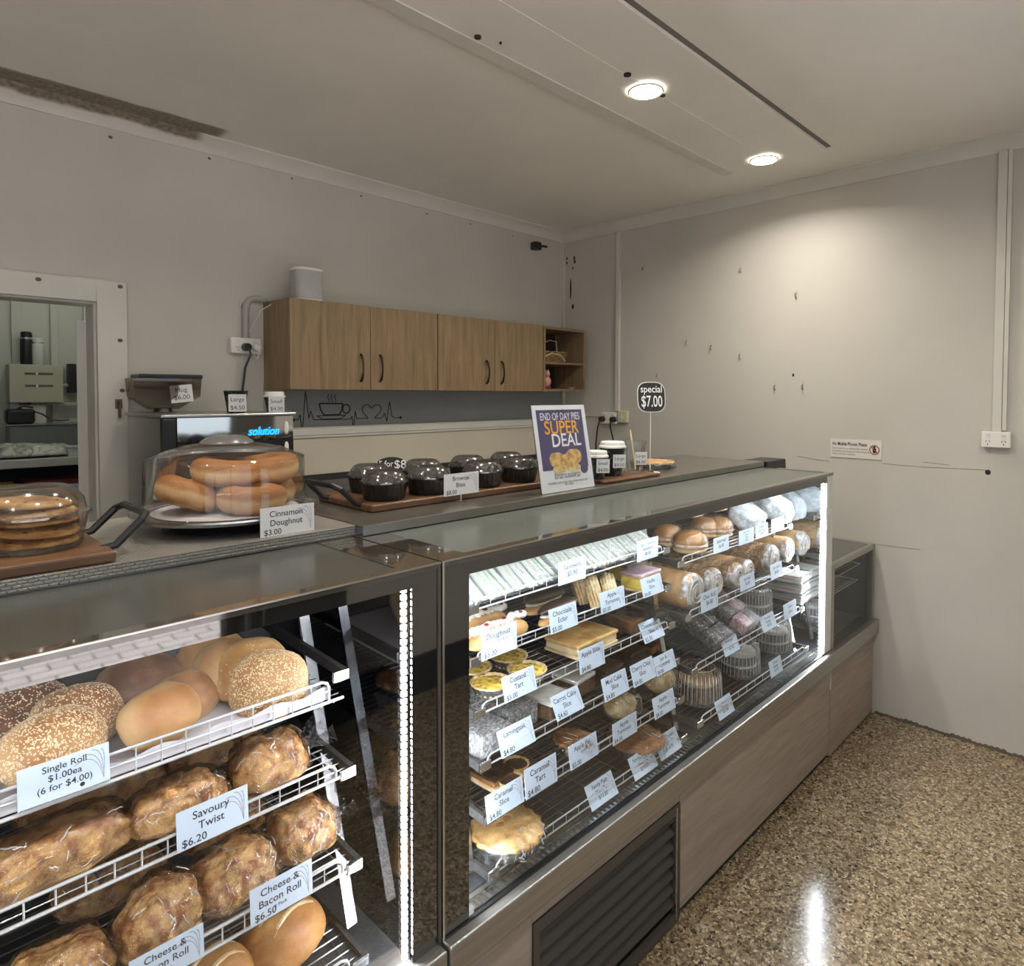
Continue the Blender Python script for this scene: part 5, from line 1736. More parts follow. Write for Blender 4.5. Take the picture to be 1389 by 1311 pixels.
# doughnut stand with dome
DCX, DCY = 0.600, 1.545
t = thing('cake_stand', 'round steel cake stand on a black foot under the doughnuts', 'cake stand', (DCX, DCY, ZW))
MB().lathe([(0.13, 0), (0.135, 0.004), (0.12, 0.014), (0.12, 0.024)], 40).build('foot', MT['black'], t, smooth=True)
MB().lathe([(0.0, 0.024), (0.16, 0.024), (0.188, 0.027), (0.196, 0.034), (0.196, 0.038), (0.185, 0.034), (0, 0.031)], 64, cap=False).build('plate', MT['steel_b'], t, smooth=True)
MB().lathe([(0, 0.0312), (0.155, 0.0345), (0.155, 0.0349), (0, 0.0349)], 40, cap=False).build('paper_doily', MT['paper'], t)
zp = ZW + 0.036
t = thing('cake_dome', 'large clear plastic dome with a grey knob covering the doughnuts', 'dome cover', (DCX, DCY, zp))
MB().lathe([(0.172, 0.0), (0.170, 0.003), (0.169, 0.055), (0.168, 0.112), (0.166, 0.116), (0.120, 0.138), (0.055, 0.150)], 64, cap=False).build('dome', MT['plastic'], t, smooth=True, sharp=0)
MB().lathe([(0.058, 0.150), (0.056, 0.154), (0.040, 0.164), (0.030, 0.167), (0, 0.168)], 40, cap=False).build('knob', pm('grey knob', (0.11, 0.108, 0.105), 0.25), t, smooth=True)
MB().lathe([(0.166, 0.1155), (0.168, 0.117), (0.162, 0.120)], 64, cap=False).build('shoulder_rim', MT['plastic'], t, smooth=True)
g = MB()
nu, nv = 36, 18
for i in range(nu):
    a = 2 * PI * i / nu
    for j in range(nv):
        b_ = 2 * PI * j / nv
        q = 0.042 + 0.031 * math.copysign(abs(math.cos(b_)) ** 0.85, math.cos(b_))
        v = Vector((q * math.cos(a), q * math.sin(a), 0.030 + 0.030 * math.sin(b_)))
        v *= 1 + fb(v, 3, 25, 0.05)
        g.v.append(tuple(v))
for i in range(nu):
    for j in range(nv):
        g.f.append((i * nv + j, ((i + 1) % nu) * nv + j, ((i + 1) % nu) * nv + (j + 1) % nv, i * nv + (j + 1) % nv))
D0 = None
zd = zp + 0.0
for (x, y, z, rot, lab) in ((-0.090, 0.005, 0.012, (0, 20, 0), 'cinnamon doughnut at the left, tilted against the others'), (0.018, -0.085, 0.0, (3, 0, 40), 'cinnamon doughnut at the front middle of the lower layer'),
                            (0.095, 0.02, 0.0, (0, 0, 80), 'cinnamon doughnut at the right in the lower layer'), (-0.01, 0.075, 0.0, (0, 0, 20), 'cinnamon doughnut at the back of the lower layer'),
                            (-0.015, -0.020, 0.056, (3, 5, 10), 'cinnamon doughnut on top at the left'), (0.090, -0.015, 0.056, (-6, -4, 60), 'cinnamon doughnut on top at the right')):
    loc = (DCX + x, DCY + y, zd + z)
    rr = [R(a) for a in rot]
    if D0 is None:
        D0 = g.build('cinnamon_doughnut', F['cinn'], None, loc=loc, rot=rr, smooth=True, sharp=0)
        tag(D0, lab, 'doughnut', 'cinnamon doughnuts under the dome')
    else:
        dup(D0, loc, rr, lab)
rail_tag(1.345, ['Cinnamon', 'Doughnut'], '$3.00', None, (353, 729), (426, 721), (355, 690), 'price card reading Cinnamon Doughnut in front of the dome', cmat=MT['boxwhite'])

# brownie tubs
t0 = None
for i, (x, y, lab) in enumerate(((0.985, 1.490, 'front row, first from the left'), (1.130, 1.490, 'front row, second from the left'), (1.335, 1.490, 'front row, third, behind the Brownie Bites card'), (1.490, 1.490, 'front row, fourth, nearest the poster'),
                                 (1.030, 1.630, 'back row, first from the left'), (1.220, 1.635, 'back row, second from the left'), (1.400, 1.635, 'back row, third from the left'), (1.575, 1.635, 'back row, fourth, nearest the poster'))):
    lab = 'black brownie tub with clear lid, ' + lab
    loc = (x, y, ZW + 0.0205)
    if t0 is None:
        t0 = tub('brownie_tub', lab, *loc, 0.060, 0.045, 0.034, 'gloss', 'black brownie tubs', 22)
        gg = MB()
        rn = random.Random(5)
        for k in range(9):
            a = k * 2.4
            rr = 0.036 * math.sqrt((k + 0.5) / 9)
            gg.box(-0.014, 0.014, -0.014, 0.014, -0.010, 0.012, Matrix.Translation((rr * math.cos(a), rr * math.sin(a), 0.052)) @ Euler((rn.uniform(-.5, .5), rn.uniform(-.5, .5), rn.random() * 3)).to_matrix().to_4x4())
        gg.build('brownie_bites', F['mud'], t0, bevel=0.003)
    else:
        dup(t0, loc, (0, 0, i), lab)
# Brownie Bites card on a wire stand
o = rail_tag(1.400, ['Brownie', 'Bites'], '$8.00', None, (602, 673), (649, 669), (602, 643), 'price card reading Brownie Bites on a small wire stand', cmat=MT['boxwhite'], holder=False)
hw = o.dimensions.x if o.dimensions.x > 0.01 else 0.13
s_ = MB().tube([(0.06, 0.0, -0.001), (0.06, -(o.location.z - ZW) + 0.004, -0.001)], 0.0012, 5)
s_.lathe([(0.0, 0), (0.010, 0)], 12, (0.06, 0, 0), cap=False)
MB().tube([(0.062, 0.01, -0.002), (0.062, -(o.location.z - ZW - 0.002), -0.002)], 0.0013, 6).build('wire_stem', MT['chrome'], o)
MB().box(0.050, 0.074, -(o.location.z - ZW) + 0.0005, -(o.location.z - ZW) + 0.003, -0.014, 0.010).build('stand_foot', MT['plastic'], o)


def blob_poly(cx, cy, a, b_, n=28, p=0.5):
    return [(cx + math.copysign(abs(math.cos(2 * PI * i / n)) ** p, math.cos(2 * PI * i / n)) * a, cy + math.copysign(abs(math.sin(2 * PI * i / n)) ** p, math.sin(2 * PI * i / n)) * b_) for i in range(n)]


MT['chalkw'] = pm('white chalk ink', (0.8, 0.8, 0.8), 0.7)


def chalk_sign(name, lab, P, w, h, lines, rim, stem_h, p=0.6, lean=0.1, sizes=None):
    t = thing(name, lab, 'sign', (P.x, P.y, ZW))
    o = MB().prism(blob_poly(0, 0, w / 2, h / 2, 36, p), 0, 0.002).build('board', MT['blackm'], t, loc=(0, 0, P.z - ZW), rot=(PI / 2 - lean, 0, R(-28)))
    if rim:
        MB().prism(blob_poly(0, 0, w / 2 * 1.06, h / 2 * 1.06, 36, p), -0.002, 0.0008).build('rim', MT['boxwhite'], o)
    for (s, x, y, sz_, mw) in lines:
        text(o, s, sz_, x, y, MT['chalkw'], 'CENTER', 0.0026, mw, bold=0.008)
    MB().tube([(0, 0.003, 0.002), (0, 0.003, P.z - ZW - h * 0.45)], 0.0018, 6).build('stem', MT['chalkw'], t)
    MB().lathe([(0.034, 0), (0.034, 0.003), (0.026, 0.005), (0, 0.005)], 24).build('foot', MT['chalkw'], t, smooth=True)
    MB().box(-0.012, 0.012, -0.005, 0.005, 0.004, 0.010).build('clip', MT['black'], t)
    return t


chalk_sign('chalk_sign', 'black rounded sign on a white stem, handwritten Special $7.00', at(883.5, 539, Y=1.405), 0.112, 0.110, [('special', 0, 0.018, 0.038, 0.09), ('$7.00', 0.0, -0.036, 0.060, 0.088)], True, 0.25)
chalk_sign('chalk_sign', 'small black oval sign, handwritten 15 for $8, behind the brownie tubs', at(531, 634, Y=1.688), 0.105, 0.062, [('15 for', -0.022, 0.002, 0.026, 0.05), ('$8', 0.026, -0.004, 0.036, 0.04)], False, 0.05, 1.0)

# poster in an acrylic stand
PX0, PX1 = 1.428, 1.677
P0 = Vector((PX0, 1.330, ZW + 0.001))
pw, ph = PX1 - PX0, 0.268
po = thing('poster_stand', 'leaning acrylic stand with a purple END OF DAY PIES SUPER DEAL poster', 'sign', P0, (PI / 2 - 0.18, 0, 0))
MB().box(0, pw, 0, ph, 0, 0.0008).build('paper', pm('poster paper', (0.74, 0.75, 0.80), 0.5), po)
MT['purple'] = pm('poster purple', (0.060, 0.045, 0.155), 0.5)
MT['orange'] = pm('poster orange', (0.85, 0.40, 0.03), 0.5)
MT['pwhite'] = pm('poster white', (0.85, 0.85, 0.88), 0.5)
MB().box(pw * 0.065, pw * 0.93, ph * 0.25, ph * 0.945, 0.0008, 0.0011).build('purple_field', MT['purple'], po)
text(po, 'END OF DAY PIES', 0.033, pw * 0.5, ph * 0.825, MT['pwhite'], 'CENTER', 0.0014, pw * 0.74, bold=0.004)
text(po, 'SUPER', 0.058, pw * 0.50, ph * 0.665, MT['orange'], 'CENTER', 0.0014, pw * 0.66, bold=0.012)
text(po, 'DEAL', 0.058, pw * 0.56, ph * 0.515, MT['pwhite'], 'CENTER', 0.0014, pw * 0.56, bold=0.012)
text(po, 'tuesday', 0.024, pw * 0.5, ph * 0.90, MT['ink'], 'CENTER', 0.0014, pw * 0.36)
MT['ppie'] = nz('printed pie', [(0.35, (0.42, 0.20, 0.05)), (0.6, (0.75, 0.50, 0.18))], 60, 0.5)
MT['ppie2'] = nz('printed pie side', [(0.35, (0.55, 0.40, 0.16)), (0.6, (0.72, 0.58, 0.30))], 60, 0.5)
for (cx, cy, a, b_, mm, zz) in ((0.34, 0.365, 0.135, 0.085, 'ppie', 0.0012), (0.66, 0.385, 0.150, 0.090, 'ppie', 0.0013), (0.36, 0.25, 0.115, 0.045, 'ppie2', 0.0014), (0.64, 0.255, 0.13, 0.045, 'ppie2', 0.0015), (0.50, 0.335, 0.165, 0.085, 'ppie', 0.0016)):
    MB().prism(blob_poly(pw * cx, ph * cy, pw * a, ph * b_, 24, 0.8), zz, zz + 0.0001).build('printed_pie', MT[mm], po)
MB().prism(blob_poly(pw * 0.835, ph * 0.235, pw * 0.075, ph * 0.062, 24, 1.0), 0.0012, 0.0014).build('round_badge', MT['purple'], po)
for s, y, sz_, mw in (('Where you buy one and get one', 0.175, 0.014, 0.50), ('for any traditional pie', 0.145, 0.014, 0.48), ('Available end of day only while stocks last', 0.09, 0.011, 0.75), ('T&C apply', 0.065, 0.010, 0.25)):
    text(po, s, sz_, pw * 0.5, ph * y, MT['ink'], 'CENTER', 0.0014, pw * mw)
MB().box(-0.002, pw + 0.002, -0.001, ph + 0.002, 0.002, 0.004).build('acrylic_sheet', MT['glass'], po)
MB().box(-0.002, pw + 0.002, -0.001, ph + 0.002, -0.003, -0.001).build('acrylic_back', MT['plastic'], po)
MB().box(0, pw, -0.001, 0.002, -0.06, -0.001).build('acrylic_foot', MT['plastic'], po)


# takeaway cups
def cup(lab, x, y, z, r, h, body, lid=True, rz=0, clearc=False, tagl=None, tagw=0.045, tagz=0.3):
    t = thing('takeaway_cup', lab, 'cup', (x, y, z), (0, 0, R(rz)), 'takeaway cups on show')
    if clearc:
        MB().lathe([(0, 0), (r * 0.72, 0), (r * 0.75, 0.003), (r, h), (r * 1.04, h), (r * 1.04, h + 0.004)], 28, cap=False).build('clear_cup', MT['plastic'], t, smooth=True)
        MB().lathe([(r * 1.06, h + 0.002), (r * 1.06, h + 0.010), (r * 0.95, h + 0.012), (0, h + 0.012)], 28, cap=False).build('flat_lid', MT['plastic'], t, smooth=True)
        MB().tube([(0.006, 0.0, 0.01), (-0.012, 0.012, h + 0.05)], 0.0035, 8).build('straw', pm('paper straw', (0.72, 0.62, 0.42), 0.6), t, smooth=True)
    else:
        MB().lathe([(0, 0), (r * 0.68, 0), (r * 0.70, 0.002), (r * 0.97, h), (r * 1.0, h + 0.002), (r * 0.96, h + 0.003)], 28, cap=False).build('cup_body', body, t, smooth=True)
    if lid:
        MB().lathe([(r * 1.05, h - 0.002), (r * 1.06, h + 0.004), (r * 0.96, h + 0.006), (r * 0.93, h + 0.017), (r * 0.86, h + 0.020), (r * 0.80, h + 0.017), (0, h + 0.016)], 28, cap=False).build('lid', MT['white'], t, smooth=True)
    if tagl:
        c = MB().box(-tagw / 2, tagw / 2, 0, tagw * 1.05, 0, 0.0008).build('paper_note', MT['boxwhite'], t, loc=(0.012, -r * 0.98, h * tagz), rot=(PI / 2 + 0.1, 0, 0))
        for k, s in enumerate(tagl):
            text(c, s, tagw * 0.36, 0, tagw * (0.62 - 0.5 * k), MT['ink'], 'CENTER', 0.0011, tagw * 0.9)
    return t


MT['cupb'] = nz('black cup print', [(0.52, (0.012, 0.012, 0.012)), (0.60, (0.10, 0.10, 0.10))], 60, 0.5)
zb = ZW + 0.0125
cup('small black cup with white lid beside the poster', 1.770, 1.395, zb, 0.038, 0.075, MT['cupb'], True, -38, False, ['Small', '$4.00'])
cup('large black cup with white lid on the small board', 1.885, 1.415, zb, 0.046, 0.100, MT['cupb'], True, -38, False, ['Large', '$4.50'])
cup('clear iced drink cup with a straw on the small board', 2.010, 1.410, zb, 0.043, 0.105, None, False, -38, True, ['Large', '$6.00'])
# wrapped pie
t = round_pie('wrapped_pie', 'flat golden pie in a foil dish at the far end of the counter', 0, 0, 'F', 0.165, 0.032, 'pastry', False, 'wrap', False, 'round pies', (0, 0, 0), ZW, (2.285, 1.505, ZW))
# black box on the end of the counter
t = thing('black_box', 'black wedge-shaped box on a bracket at the far end of the counter', 'box', (2.99, 1.36, 1.18))
MB().prism([(-0.10, 0.02), (0.115, -0.01), (0.105, 0.066), (-0.10, 0.066)], -0.06, 0.06, Matrix(((1, 0, 0, 0), (0, 0, -1, 0), (0, 1, 0, 0), (0, 0, 0, 1)))).build('housing', MT['black'], t, bevel=0.004)
MB().box(-0.127, 0.02, -0.012, 0.012, -0.012, 0.004).box(-0.127, -0.124, -0.02, 0.02, -0.05, 0.02).box(0.008, 0.02, -0.012, 0.012, -0.012, 0.02).build('bracket', MT['steel_b'], t)

# ================================================================= BACK BENCH
t = thing('back_bench', 'steel back bench along the rear wall, hidden behind the counter', 'bench', (2.1, 2.68, 0))
MB().box(-1.36, 1.32, -0.32, 0.32, 0.88, 0.92).build('bench_top', MT['steel'], t, bevel=0.004)
MB().box(-1.34, 1.30, -0.28, 0.31, 0.0, 0.88).build('cabinet_body', MT['blackm'], t)
ZQ = 0.9205
# coffee machine
MX0, MX1, MY, MZ = 0.755, 1.232, 2.50, 1.474
t = thing('coffee_machine', 'polished steel coffee machine behind the doughnut dome', 'coffee machine', ((MX0 + MX1) / 2, MY + 0.2, ZQ))
off = neg(t.location)
MT['polish'] = pm('polished steel', (0.62, 0.62, 0.60), 0.06, 1.0)
MB().box(MX0, MX1, MY + 0.02, MY + 0.42, ZQ + 0.05, MZ - 0.012).build('body', MT['steel'], t, loc=off, bevel=0.004)
MB().box(MX0 - 0.008, MX1 + 0.004, MY - 0.01, MY + 0.43, MZ - 0.012, MZ).build('cup_tray', MT['steel'], t, loc=off, bevel=0.003)
MB().box(MX0 + 0.045, MX1 - 0.006, MY - 0.004, MY + 0.02, MZ - 0.105, MZ - 0.013).build('mirror_fascia', MT['polish'], t, loc=off)
MB().box(MX0 - 0.004, MX0 + 0.040, MY - 0.01, MY + 0.02, MZ - 0.45, MZ - 0.013).build('side_column', MT['black'], t, loc=off, bevel=0.004)
MB().box(MX0 + 0.045, MX1 - 0.006, MY - 0.006, MY + 0.02, MZ - 0.165, MZ - 0.106).build('control_panel', MT['black'], t, loc=off)
MB().box(MX0 + 0.05, MX1 - 0.05, MY - 0.010, MY - 0.006, MZ - 0.40, MZ - 0.17).build('group_recess', MT['dark'], t, loc=off)
for x in (MX0 + 0.13, MX0 + 0.33):
    MB().lathe([(0.035, 0), (0.035, 0.05), (0.028, 0.055)], 20, (x, MY - 0.05, MZ - 0.235)).build('group_head', MT['polish'], t, loc=off, smooth=True)
    MB().box(x - 0.05, x + 0.05, MY - 0.014, MY - 0.009, MZ - 0.270, MZ - 0.235).build('button_panel', MT['boxwhite'], t, loc=off)
MB().box(MX0, MX1, MY - 0.09, MY + 0.02, ZQ + 0.03, ZQ + 0.07).build('drip_tray', MT['steel'], t, loc=off)
MB().box(MX0 + 0.02, MX1 - 0.02, MY, MY + 0.38, ZQ, ZQ + 0.05).build('feet', MT['blackm'], t, loc=off)
c = at(434, 571, Y=MY - 0.004)
MB().ellipsoid((MX1 - 0.035, MY - 0.008, MZ - 0.06), (0.010, 0.006, 0.026), 10, 8).build('steam_knob', MT['white'], t, loc=off, smooth=True)
MB().ellipsoid((MX1 - 0.035, MY - 0.008, MZ - 0.135), (0.009, 0.006, 0.022), 10, 8).build('steam_knob', MT['white'], t, loc=off, smooth=True)
q = thing('x', 'x', 'x')
lt = text(q, 'solution', 0.045, 0, 0, emis('blue lit script', (0.02, 0.35, 1.0), 2.2), 'CENTER', 0, 0.12, 'lit_lettering', 0.3, 0.01)
lt.parent = t
p_ = at(358, 590, Y=MY - 0.009)
lt.location = Vector((p_.x, MY - 0.009, p_.z)) - t.location
lt.rotation_euler = (PI / 2, 0, 0)
bpy.data.objects.remove(q)
cup('tall black cup without a lid on the coffee machine', xat(320, 2.55, 540), 2.55, MZ + 0.0005, 0.044, 0.082, MT['cupb'], False, -30, False, ['Large', '$4.50'], 0.062, 0.08)
cup('short black cup with white lid on the coffee machine', xat(372, 2.55, 540), 2.55, MZ + 0.0005, 0.040, 0.062, MT['cupb'], True, -30, False, ['Small', '$4.00'], 0.058, 0.02)
# grinder
t = thing('coffee_grinder', 'coffee grinder with a smoky clear hopper behind the coffee machine', 'coffee grinder', (0.885, 2.975 - 0.05, ZQ))
off2 = (0, -0.075 + 0.05, 0)
hop = MB()
gx = 0.0
sm = clear('smoky plastic', (0.62, 0.58, 0.52), 0.08, 0.06, 0.5)
MB().add([(-0.05, -0.03, 0.565), (0.05, -0.03, 0.565), (0.05, 0.03, 0.565), (-0.05, 0.03, 0.565), (-0.115, -0.055, 0.615), (0.125, -0.055, 0.615), (0.125, 0.055, 0.615), (-0.115, 0.055, 0.615), (-0.12, -0.058, 0.688), (0.13, -0.058, 0.688), (0.13, 0.058, 0.688), (-0.12, 0.058, 0.688)],
         [(3, 2, 1, 0), (0, 1, 5, 4), (1, 2, 6, 5), (2, 3, 7, 6), (3, 0, 4, 7), (4, 5, 9, 8), (5, 6, 10, 9), (6, 7, 11, 10), (7, 4, 8, 11)]).build('hopper', sm, t, smooth=True)
MB().box(-0.10, 0.135, -0.062, 0.062, 0.688, 0.704).build('hopper_lid', MT['black'], t, bevel=0.005)
MB().lathe([(0.06, 0), (0.055, 0.4), (0.04, 0.54), (0.03, 0.57)], 24).build('grinder_body', MT['black'], t, smooth=True)
c_ = MB().box(-0.04, 0.04, 0, 0.07, 0, 0.001).build('paper_note', MT['boxwhite'], t, loc=(0.055, -0.060, 0.592), rot=(PI / 2, R(-6), R(-20)))
text(c_, 'Mug', 0.026, 0, 0.042, MT['ink'], 'CENTER', 0.0014, 0.06)
text(c_, '$6.00', 0.026, 0, 0.012, MT['ink'], 'CENTER', 0.0014, 0.07)

# ================================================================= WALL CUPBOARDS
CY0, CYB, CZ0, CZ1 = 2.757, 3.0185, 1.567, 1.968
def cupboard(x0, x1, lab, hx):
    t = thing('wall_cupboard', lab, 'cupboard', ((x0 + x1) / 2, (CY0 + CYB) / 2, CZ0), (0, 0, 0), 'oak wall cupboards')
    off = neg(t.location)
    b_ = MB()
    b_.box(x0, x0 + 0.016, CY0 + 0.018, CYB, CZ0, CZ1).box(x1 - 0.016, x1, CY0 + 0.018, CYB, CZ0, CZ1).box(x0 + 0.016, x1 - 0.016, CY0 + 0.018, CYB, CZ0, CZ0 + 0.016).box(x0 + 0.016, x1 - 0.016, CY0 + 0.018, CYB, CZ1 - 0.016, CZ1).box(x0 + 0.016, x1 - 0.016, CYB - 0.01, CYB, CZ0 + 0.016, CZ1 - 0.016)
    b_.build('carcass', MT['oak'], t, loc=off)
    xm = (x0 + x1) / 2
    for i, (a, c) in enumerate(((x0 + 0.001, xm - 0.0015), (xm + 0.0015, x1 - 0.001))):
        d = MB().box(a, c, CY0, CY0 + 0.016, CZ0, CZ1).build('door', MT['oak'], t, loc=off, bevel=0.0015)
        h = hx[i]
        pts = [(h, CY0, CZ0 + 0.17), (h, CY0 - 0.014, CZ0 + 0.160), (h, CY0 - 0.024, CZ0 + 0.125), (h, CY0 - 0.026, CZ0 + 0.105), (h, CY0 - 0.024, CZ0 + 0.085), (h, CY0 - 0.014, CZ0 + 0.050), (h, CY0, CZ0 + 0.040)]
        MB().tube(pts, [0.005, 0.006, 0.0045, 0.004, 0.0045, 0.006, 0.005], 8).build('handle', pm('bronze handle', (0.10, 0.075, 0.055), 0.25, 1.0), d, smooth=True)
    return t


cupboard(1.343, 2.152, 'oak two-door wall cupboard below the white speaker', (1.693, 1.80))
cupboard(2.156, 2.966, 'oak two-door wall cupboard between the first cupboard and the open shelf', (2.497, 2.612))
x0, x1 = 2.970, 3.368
t = thing('open_shelf_unit', 'oak open wall shelf unit at the right end of the cupboards', 'shelf', ((x0 + x1) / 2, (CY0 + CYB) / 2, CZ0))
off = neg(t.location)
for nm, q in (('side_panel', (x0, x0 + 0.016, CY0, CYB, CZ0, CZ1)), ('side_panel', (x1 - 0.016, x1, CY0, CYB, CZ0, CZ1)), ('bottom_panel', (x0 + 0.016, x1 - 0.016, CY0, CYB, CZ0, CZ0 + 0.016)), ('top_panel', (x0 + 0.016, x1 - 0.016, CY0, CYB, CZ1 - 0.016, CZ1)),
              ('shelf_board', (x0 + 0.016, x1 - 0.016, CY0 + 0.004, CYB, CZ0 + 0.170, CZ0 + 0.184))):
    MB().box(*q).build(nm, MT['oakx'] if 'side' not in nm else MT['oak'], t, loc=off)
MB().box(x0 + 0.016, x1 - 0.016, CYB - 0.01, CYB, CZ0 + 0.016, CZ1 - 0.016).build('back_panel', pm('dark back panel', (0.035, 0.025, 0.018), 0.6), t, loc=off)
zs = CZ0 + 0.1845
# woven basket
t = thing('wicker_basket', 'woven wicker basket with a thin handle on the open shelf', 'basket', (3.12, 2.87, zs))
g = MB()
for k in range(6):
    n = 40
    pts = []
    for i in range(n):
        a = 2 * PI * i / n
        pts.append((math.copysign(abs(math.cos(a)) ** 0.6, math.cos(a)) * (0.115 + 0.006 * k) + 0.004 * math.cos(i * PI + k * PI) * 0.4, math.copysign(abs(math.sin(a)) ** 0.6, math.sin(a)) * 0.075, 0.006 + k * 0.0115 + 0.0025 * (1 if (i + k) % 2 else -1)))
    g.tube(pts, 0.0062, 6, True)
g.build('woven_side', nz('wicker', [(0.3, (0.10, 0.055, 0.022)), (0.7, (0.36, 0.24, 0.11))], 60, 0.7), t, smooth=True, sharp=0)
MB().box(-0.10, 0.10, -0.065, 0.065, 0.0, 0.012).build('base', MT['oakx'], t)
MB().tube([(-0.05, 0, 0.06), (-0.02, 0, 0.13), (0.03, 0, 0.145), (0.09, 0, 0.14), (0.10, 0, 0.06)], 0.003, 6).build('handle', MT['chrome'], t, smooth=True)
g = MB().tube([(-0.11, -0.078, 0.03), (-0.04, -0.082, 0.055), (0.04, -0.082, 0.045), (0.09, -0.078, 0.01)], 0.005, 6)
g.build('rope_swag', pm('jute', (0.55, 0.42, 0.24), 0.8), t, smooth=True)
# pink pig figurine
t = thing('figurine', 'small pink figurine standing in the lower open shelf', 'figurine', (3.045, 2.80, CZ0 + 0.0165))
pk = pm('pink ceramic', (0.62, 0.30, 0.26), 0.35)
rd = pm('red ceramic', (0.35, 0.05, 0.04), 0.35)
MB().ellipsoid((0, 0, 0.045), (0.030, 0.026, 0.034), 14, 10).build('body', pk, t, smooth=True, sharp=0)
MB().ellipsoid((0, -0.004, 0.092), (0.019, 0.018, 0.020), 12, 8).build('head', pk, t, smooth=True, sharp=0)
for s in (-1, 1):
    MB().ellipsoid((s * 0.014, -0.006, 0.010), (0.010, 0.014, 0.0105), 8, 6).build('foot', rd, t, smooth=True)
    MB().ellipsoid((s * 0.013, 0, 0.112), (0.006, 0.004, 0.009), 8, 6).build('ear', pk, t, smooth=True)
t = thing('small_dish', 'tiny white dish at the right in the lower open shelf', 'dish', (3.27, 2.79, CZ0 + 0.0165))
MB().lathe([(0.012, 0), (0.026, 0.012), (0.024, 0.012), (0.010, 0.003), (0, 0.003)], 18).build('bowl', MT['white'], t, smooth=True)
# speaker on top
t = thing('speaker', 'white box speaker with grey mesh standing on the wall cupboard', 'speaker', (1.475, 2.86, CZ1 + 0.0005))
MB().prism(blob_poly(0, 0, 0.068, 0.058, 40, 0.62), 0, 0.152).build('housing', MT['white'], t, bevel=0.004, seg=2, smooth=True)
MB().prism(blob_poly(0, -0.0005, 0.0686, 0.0588, 40, 0.62), 0.012, 0.140).build('mesh_grille', nz('speaker cloth', [(0.4, (0.36, 0.37, 0.36)), (0.6, (0.42, 0.43, 0.42))], 300, 0.8), t)
MB().tube([(-0.06, 0.05, 0.01), (-0.12, 0.06, -0.005), (-0.16, 0.12, -0.04), (-0.22, 0.145, -0.17), (-0.225, 0.135, -0.20)], 0.0025, 6).build('cable', MT['white'], t, smooth=True)
# grey conduit with power point
t = thing('conduit', 'bent grey plastic conduit left of the wall cupboards', 'pipe', (1.255, YB - 0.016, 1.80))
pts = [(0, 0, 0.0), (0, 0, 0.12), (0.004, 0, 0.150), (0.018, 0, 0.172), (0.04, 0, 0.180), (0.100, 0, 0.182)]
MB().tube(pts, 0.0155, 10).build('pipe', pm('grey conduit', (0.36, 0.36, 0.33), 0.45), t, smooth=True)
MB().box(-0.02, 0.02, 0.008, 0.014, 0.14, 0.16).build('saddle', MT['steel_b'], t)


def power_point(lab, c, nx, w, h, plugs, col='white', pins=True):
    """double power point; nx 'y' faces -Y on the back wall, 'x' faces -X on the right wall"""
    rz = 0 if nx == 'y' else -PI / 2
    t = thing('power_point', lab, 'power point', c, (0, 0, rz))
    MB().box(-w / 2, w / 2, -0.030, 0.0, -h / 2, h / 2).build('box', MT[col], t, bevel=0.003)
    for s in (-1, 1):
        MB().box(s * w * 0.27 - 0.007, s * w * 0.27 + 0.007, -0.034, -0.030, h * 0.22, h * 0.38).build('switch', MT['boxwhite'], t, bevel=0.001)
        if pins:
            for (dx, dz, an) in ((-0.006, 0.0, 0.5), (0.006, 0.0, -0.5), (0, -0.012, 0)):
                MB().box(-0.0012, 0.0012, -0.0308, -0.0295, -0.004, 0.004, Matrix.Translation((s * w * 0.27 + dx, 0, -h * 0.12 + dz)) @ Matrix.Rotation(an, 4, 'Y')).build('socket_slot', MT['black'], t)
    for (dx, col2, pts) in plugs:
        MB().lathe([(0.019, 0), (0.017, 0.03), (0.009, 0.036)], 14).warp(lambda v: Vector((v.x + dx, -v.z - 0.030, v.y - h * 0.1))).build('plug', MT[col2], t, smooth=True)
        MB().tube([(dx, -0.06, -h * 0.1)] + pts, 0.005 if col2 == 'black' else 0.003, 6).build('cord', MT[col2], t, smooth=True)
    return t


power_point('cream double power point with a black plug left of the cupboards', (1.252, YB - 0.0005, 1.764), 'y', 0.135, 0.070, [(-0.005, 'black', [(0.002, -0.07, -0.04), (-0.015, -0.05, -0.10), (-0.02, -0.03, -0.20), (-0.01, -0.02, -0.45), (-0.01, -0.02, -0.80)]), (0.04, 'white', [(0.045, -0.06, -0.03), (0.04, -0.05, -0.06), (0.035, -0.03, -0.04)])])
power_point('white double power point near the corner with two black plugs', (XR - 0.0005, 2.60, 1.396), 'x', 0.115, 0.075, [(-0.045, 'black', [(-0.05, -0.08, -0.06), (-0.055, -0.09, -0.16), (-0.06, -0.08, -0.40)]), (0.045, 'black', [(0.05, -0.08, -0.05), (0.09, -0.10, -0.13), (0.13, -0.09, -0.22), (0.14, -0.08, -0.42)])], pins=False)
t = thing('switch_box', 'small cream switch box beside the corner power point', 'switch', (XR - 0.0005, 2.495, 1.405), (0, 0, -PI / 2))
MB().box(-0.035, 0.035, -0.028, 0, -0.036, 0.040).build('box', pm('aged cream plastic', (0.62, 0.58, 0.40), 0.4), t, bevel=0.003)
MB().box(-0.008, 0.008, -0.031, -0.028, -0.012, 0.012).build('switch', MT['white'], t)
power_point('white double power point low on the right conduit', (XR - 0.0005, 0.528, 1.36), 'x', 0.105, 0.068, [])
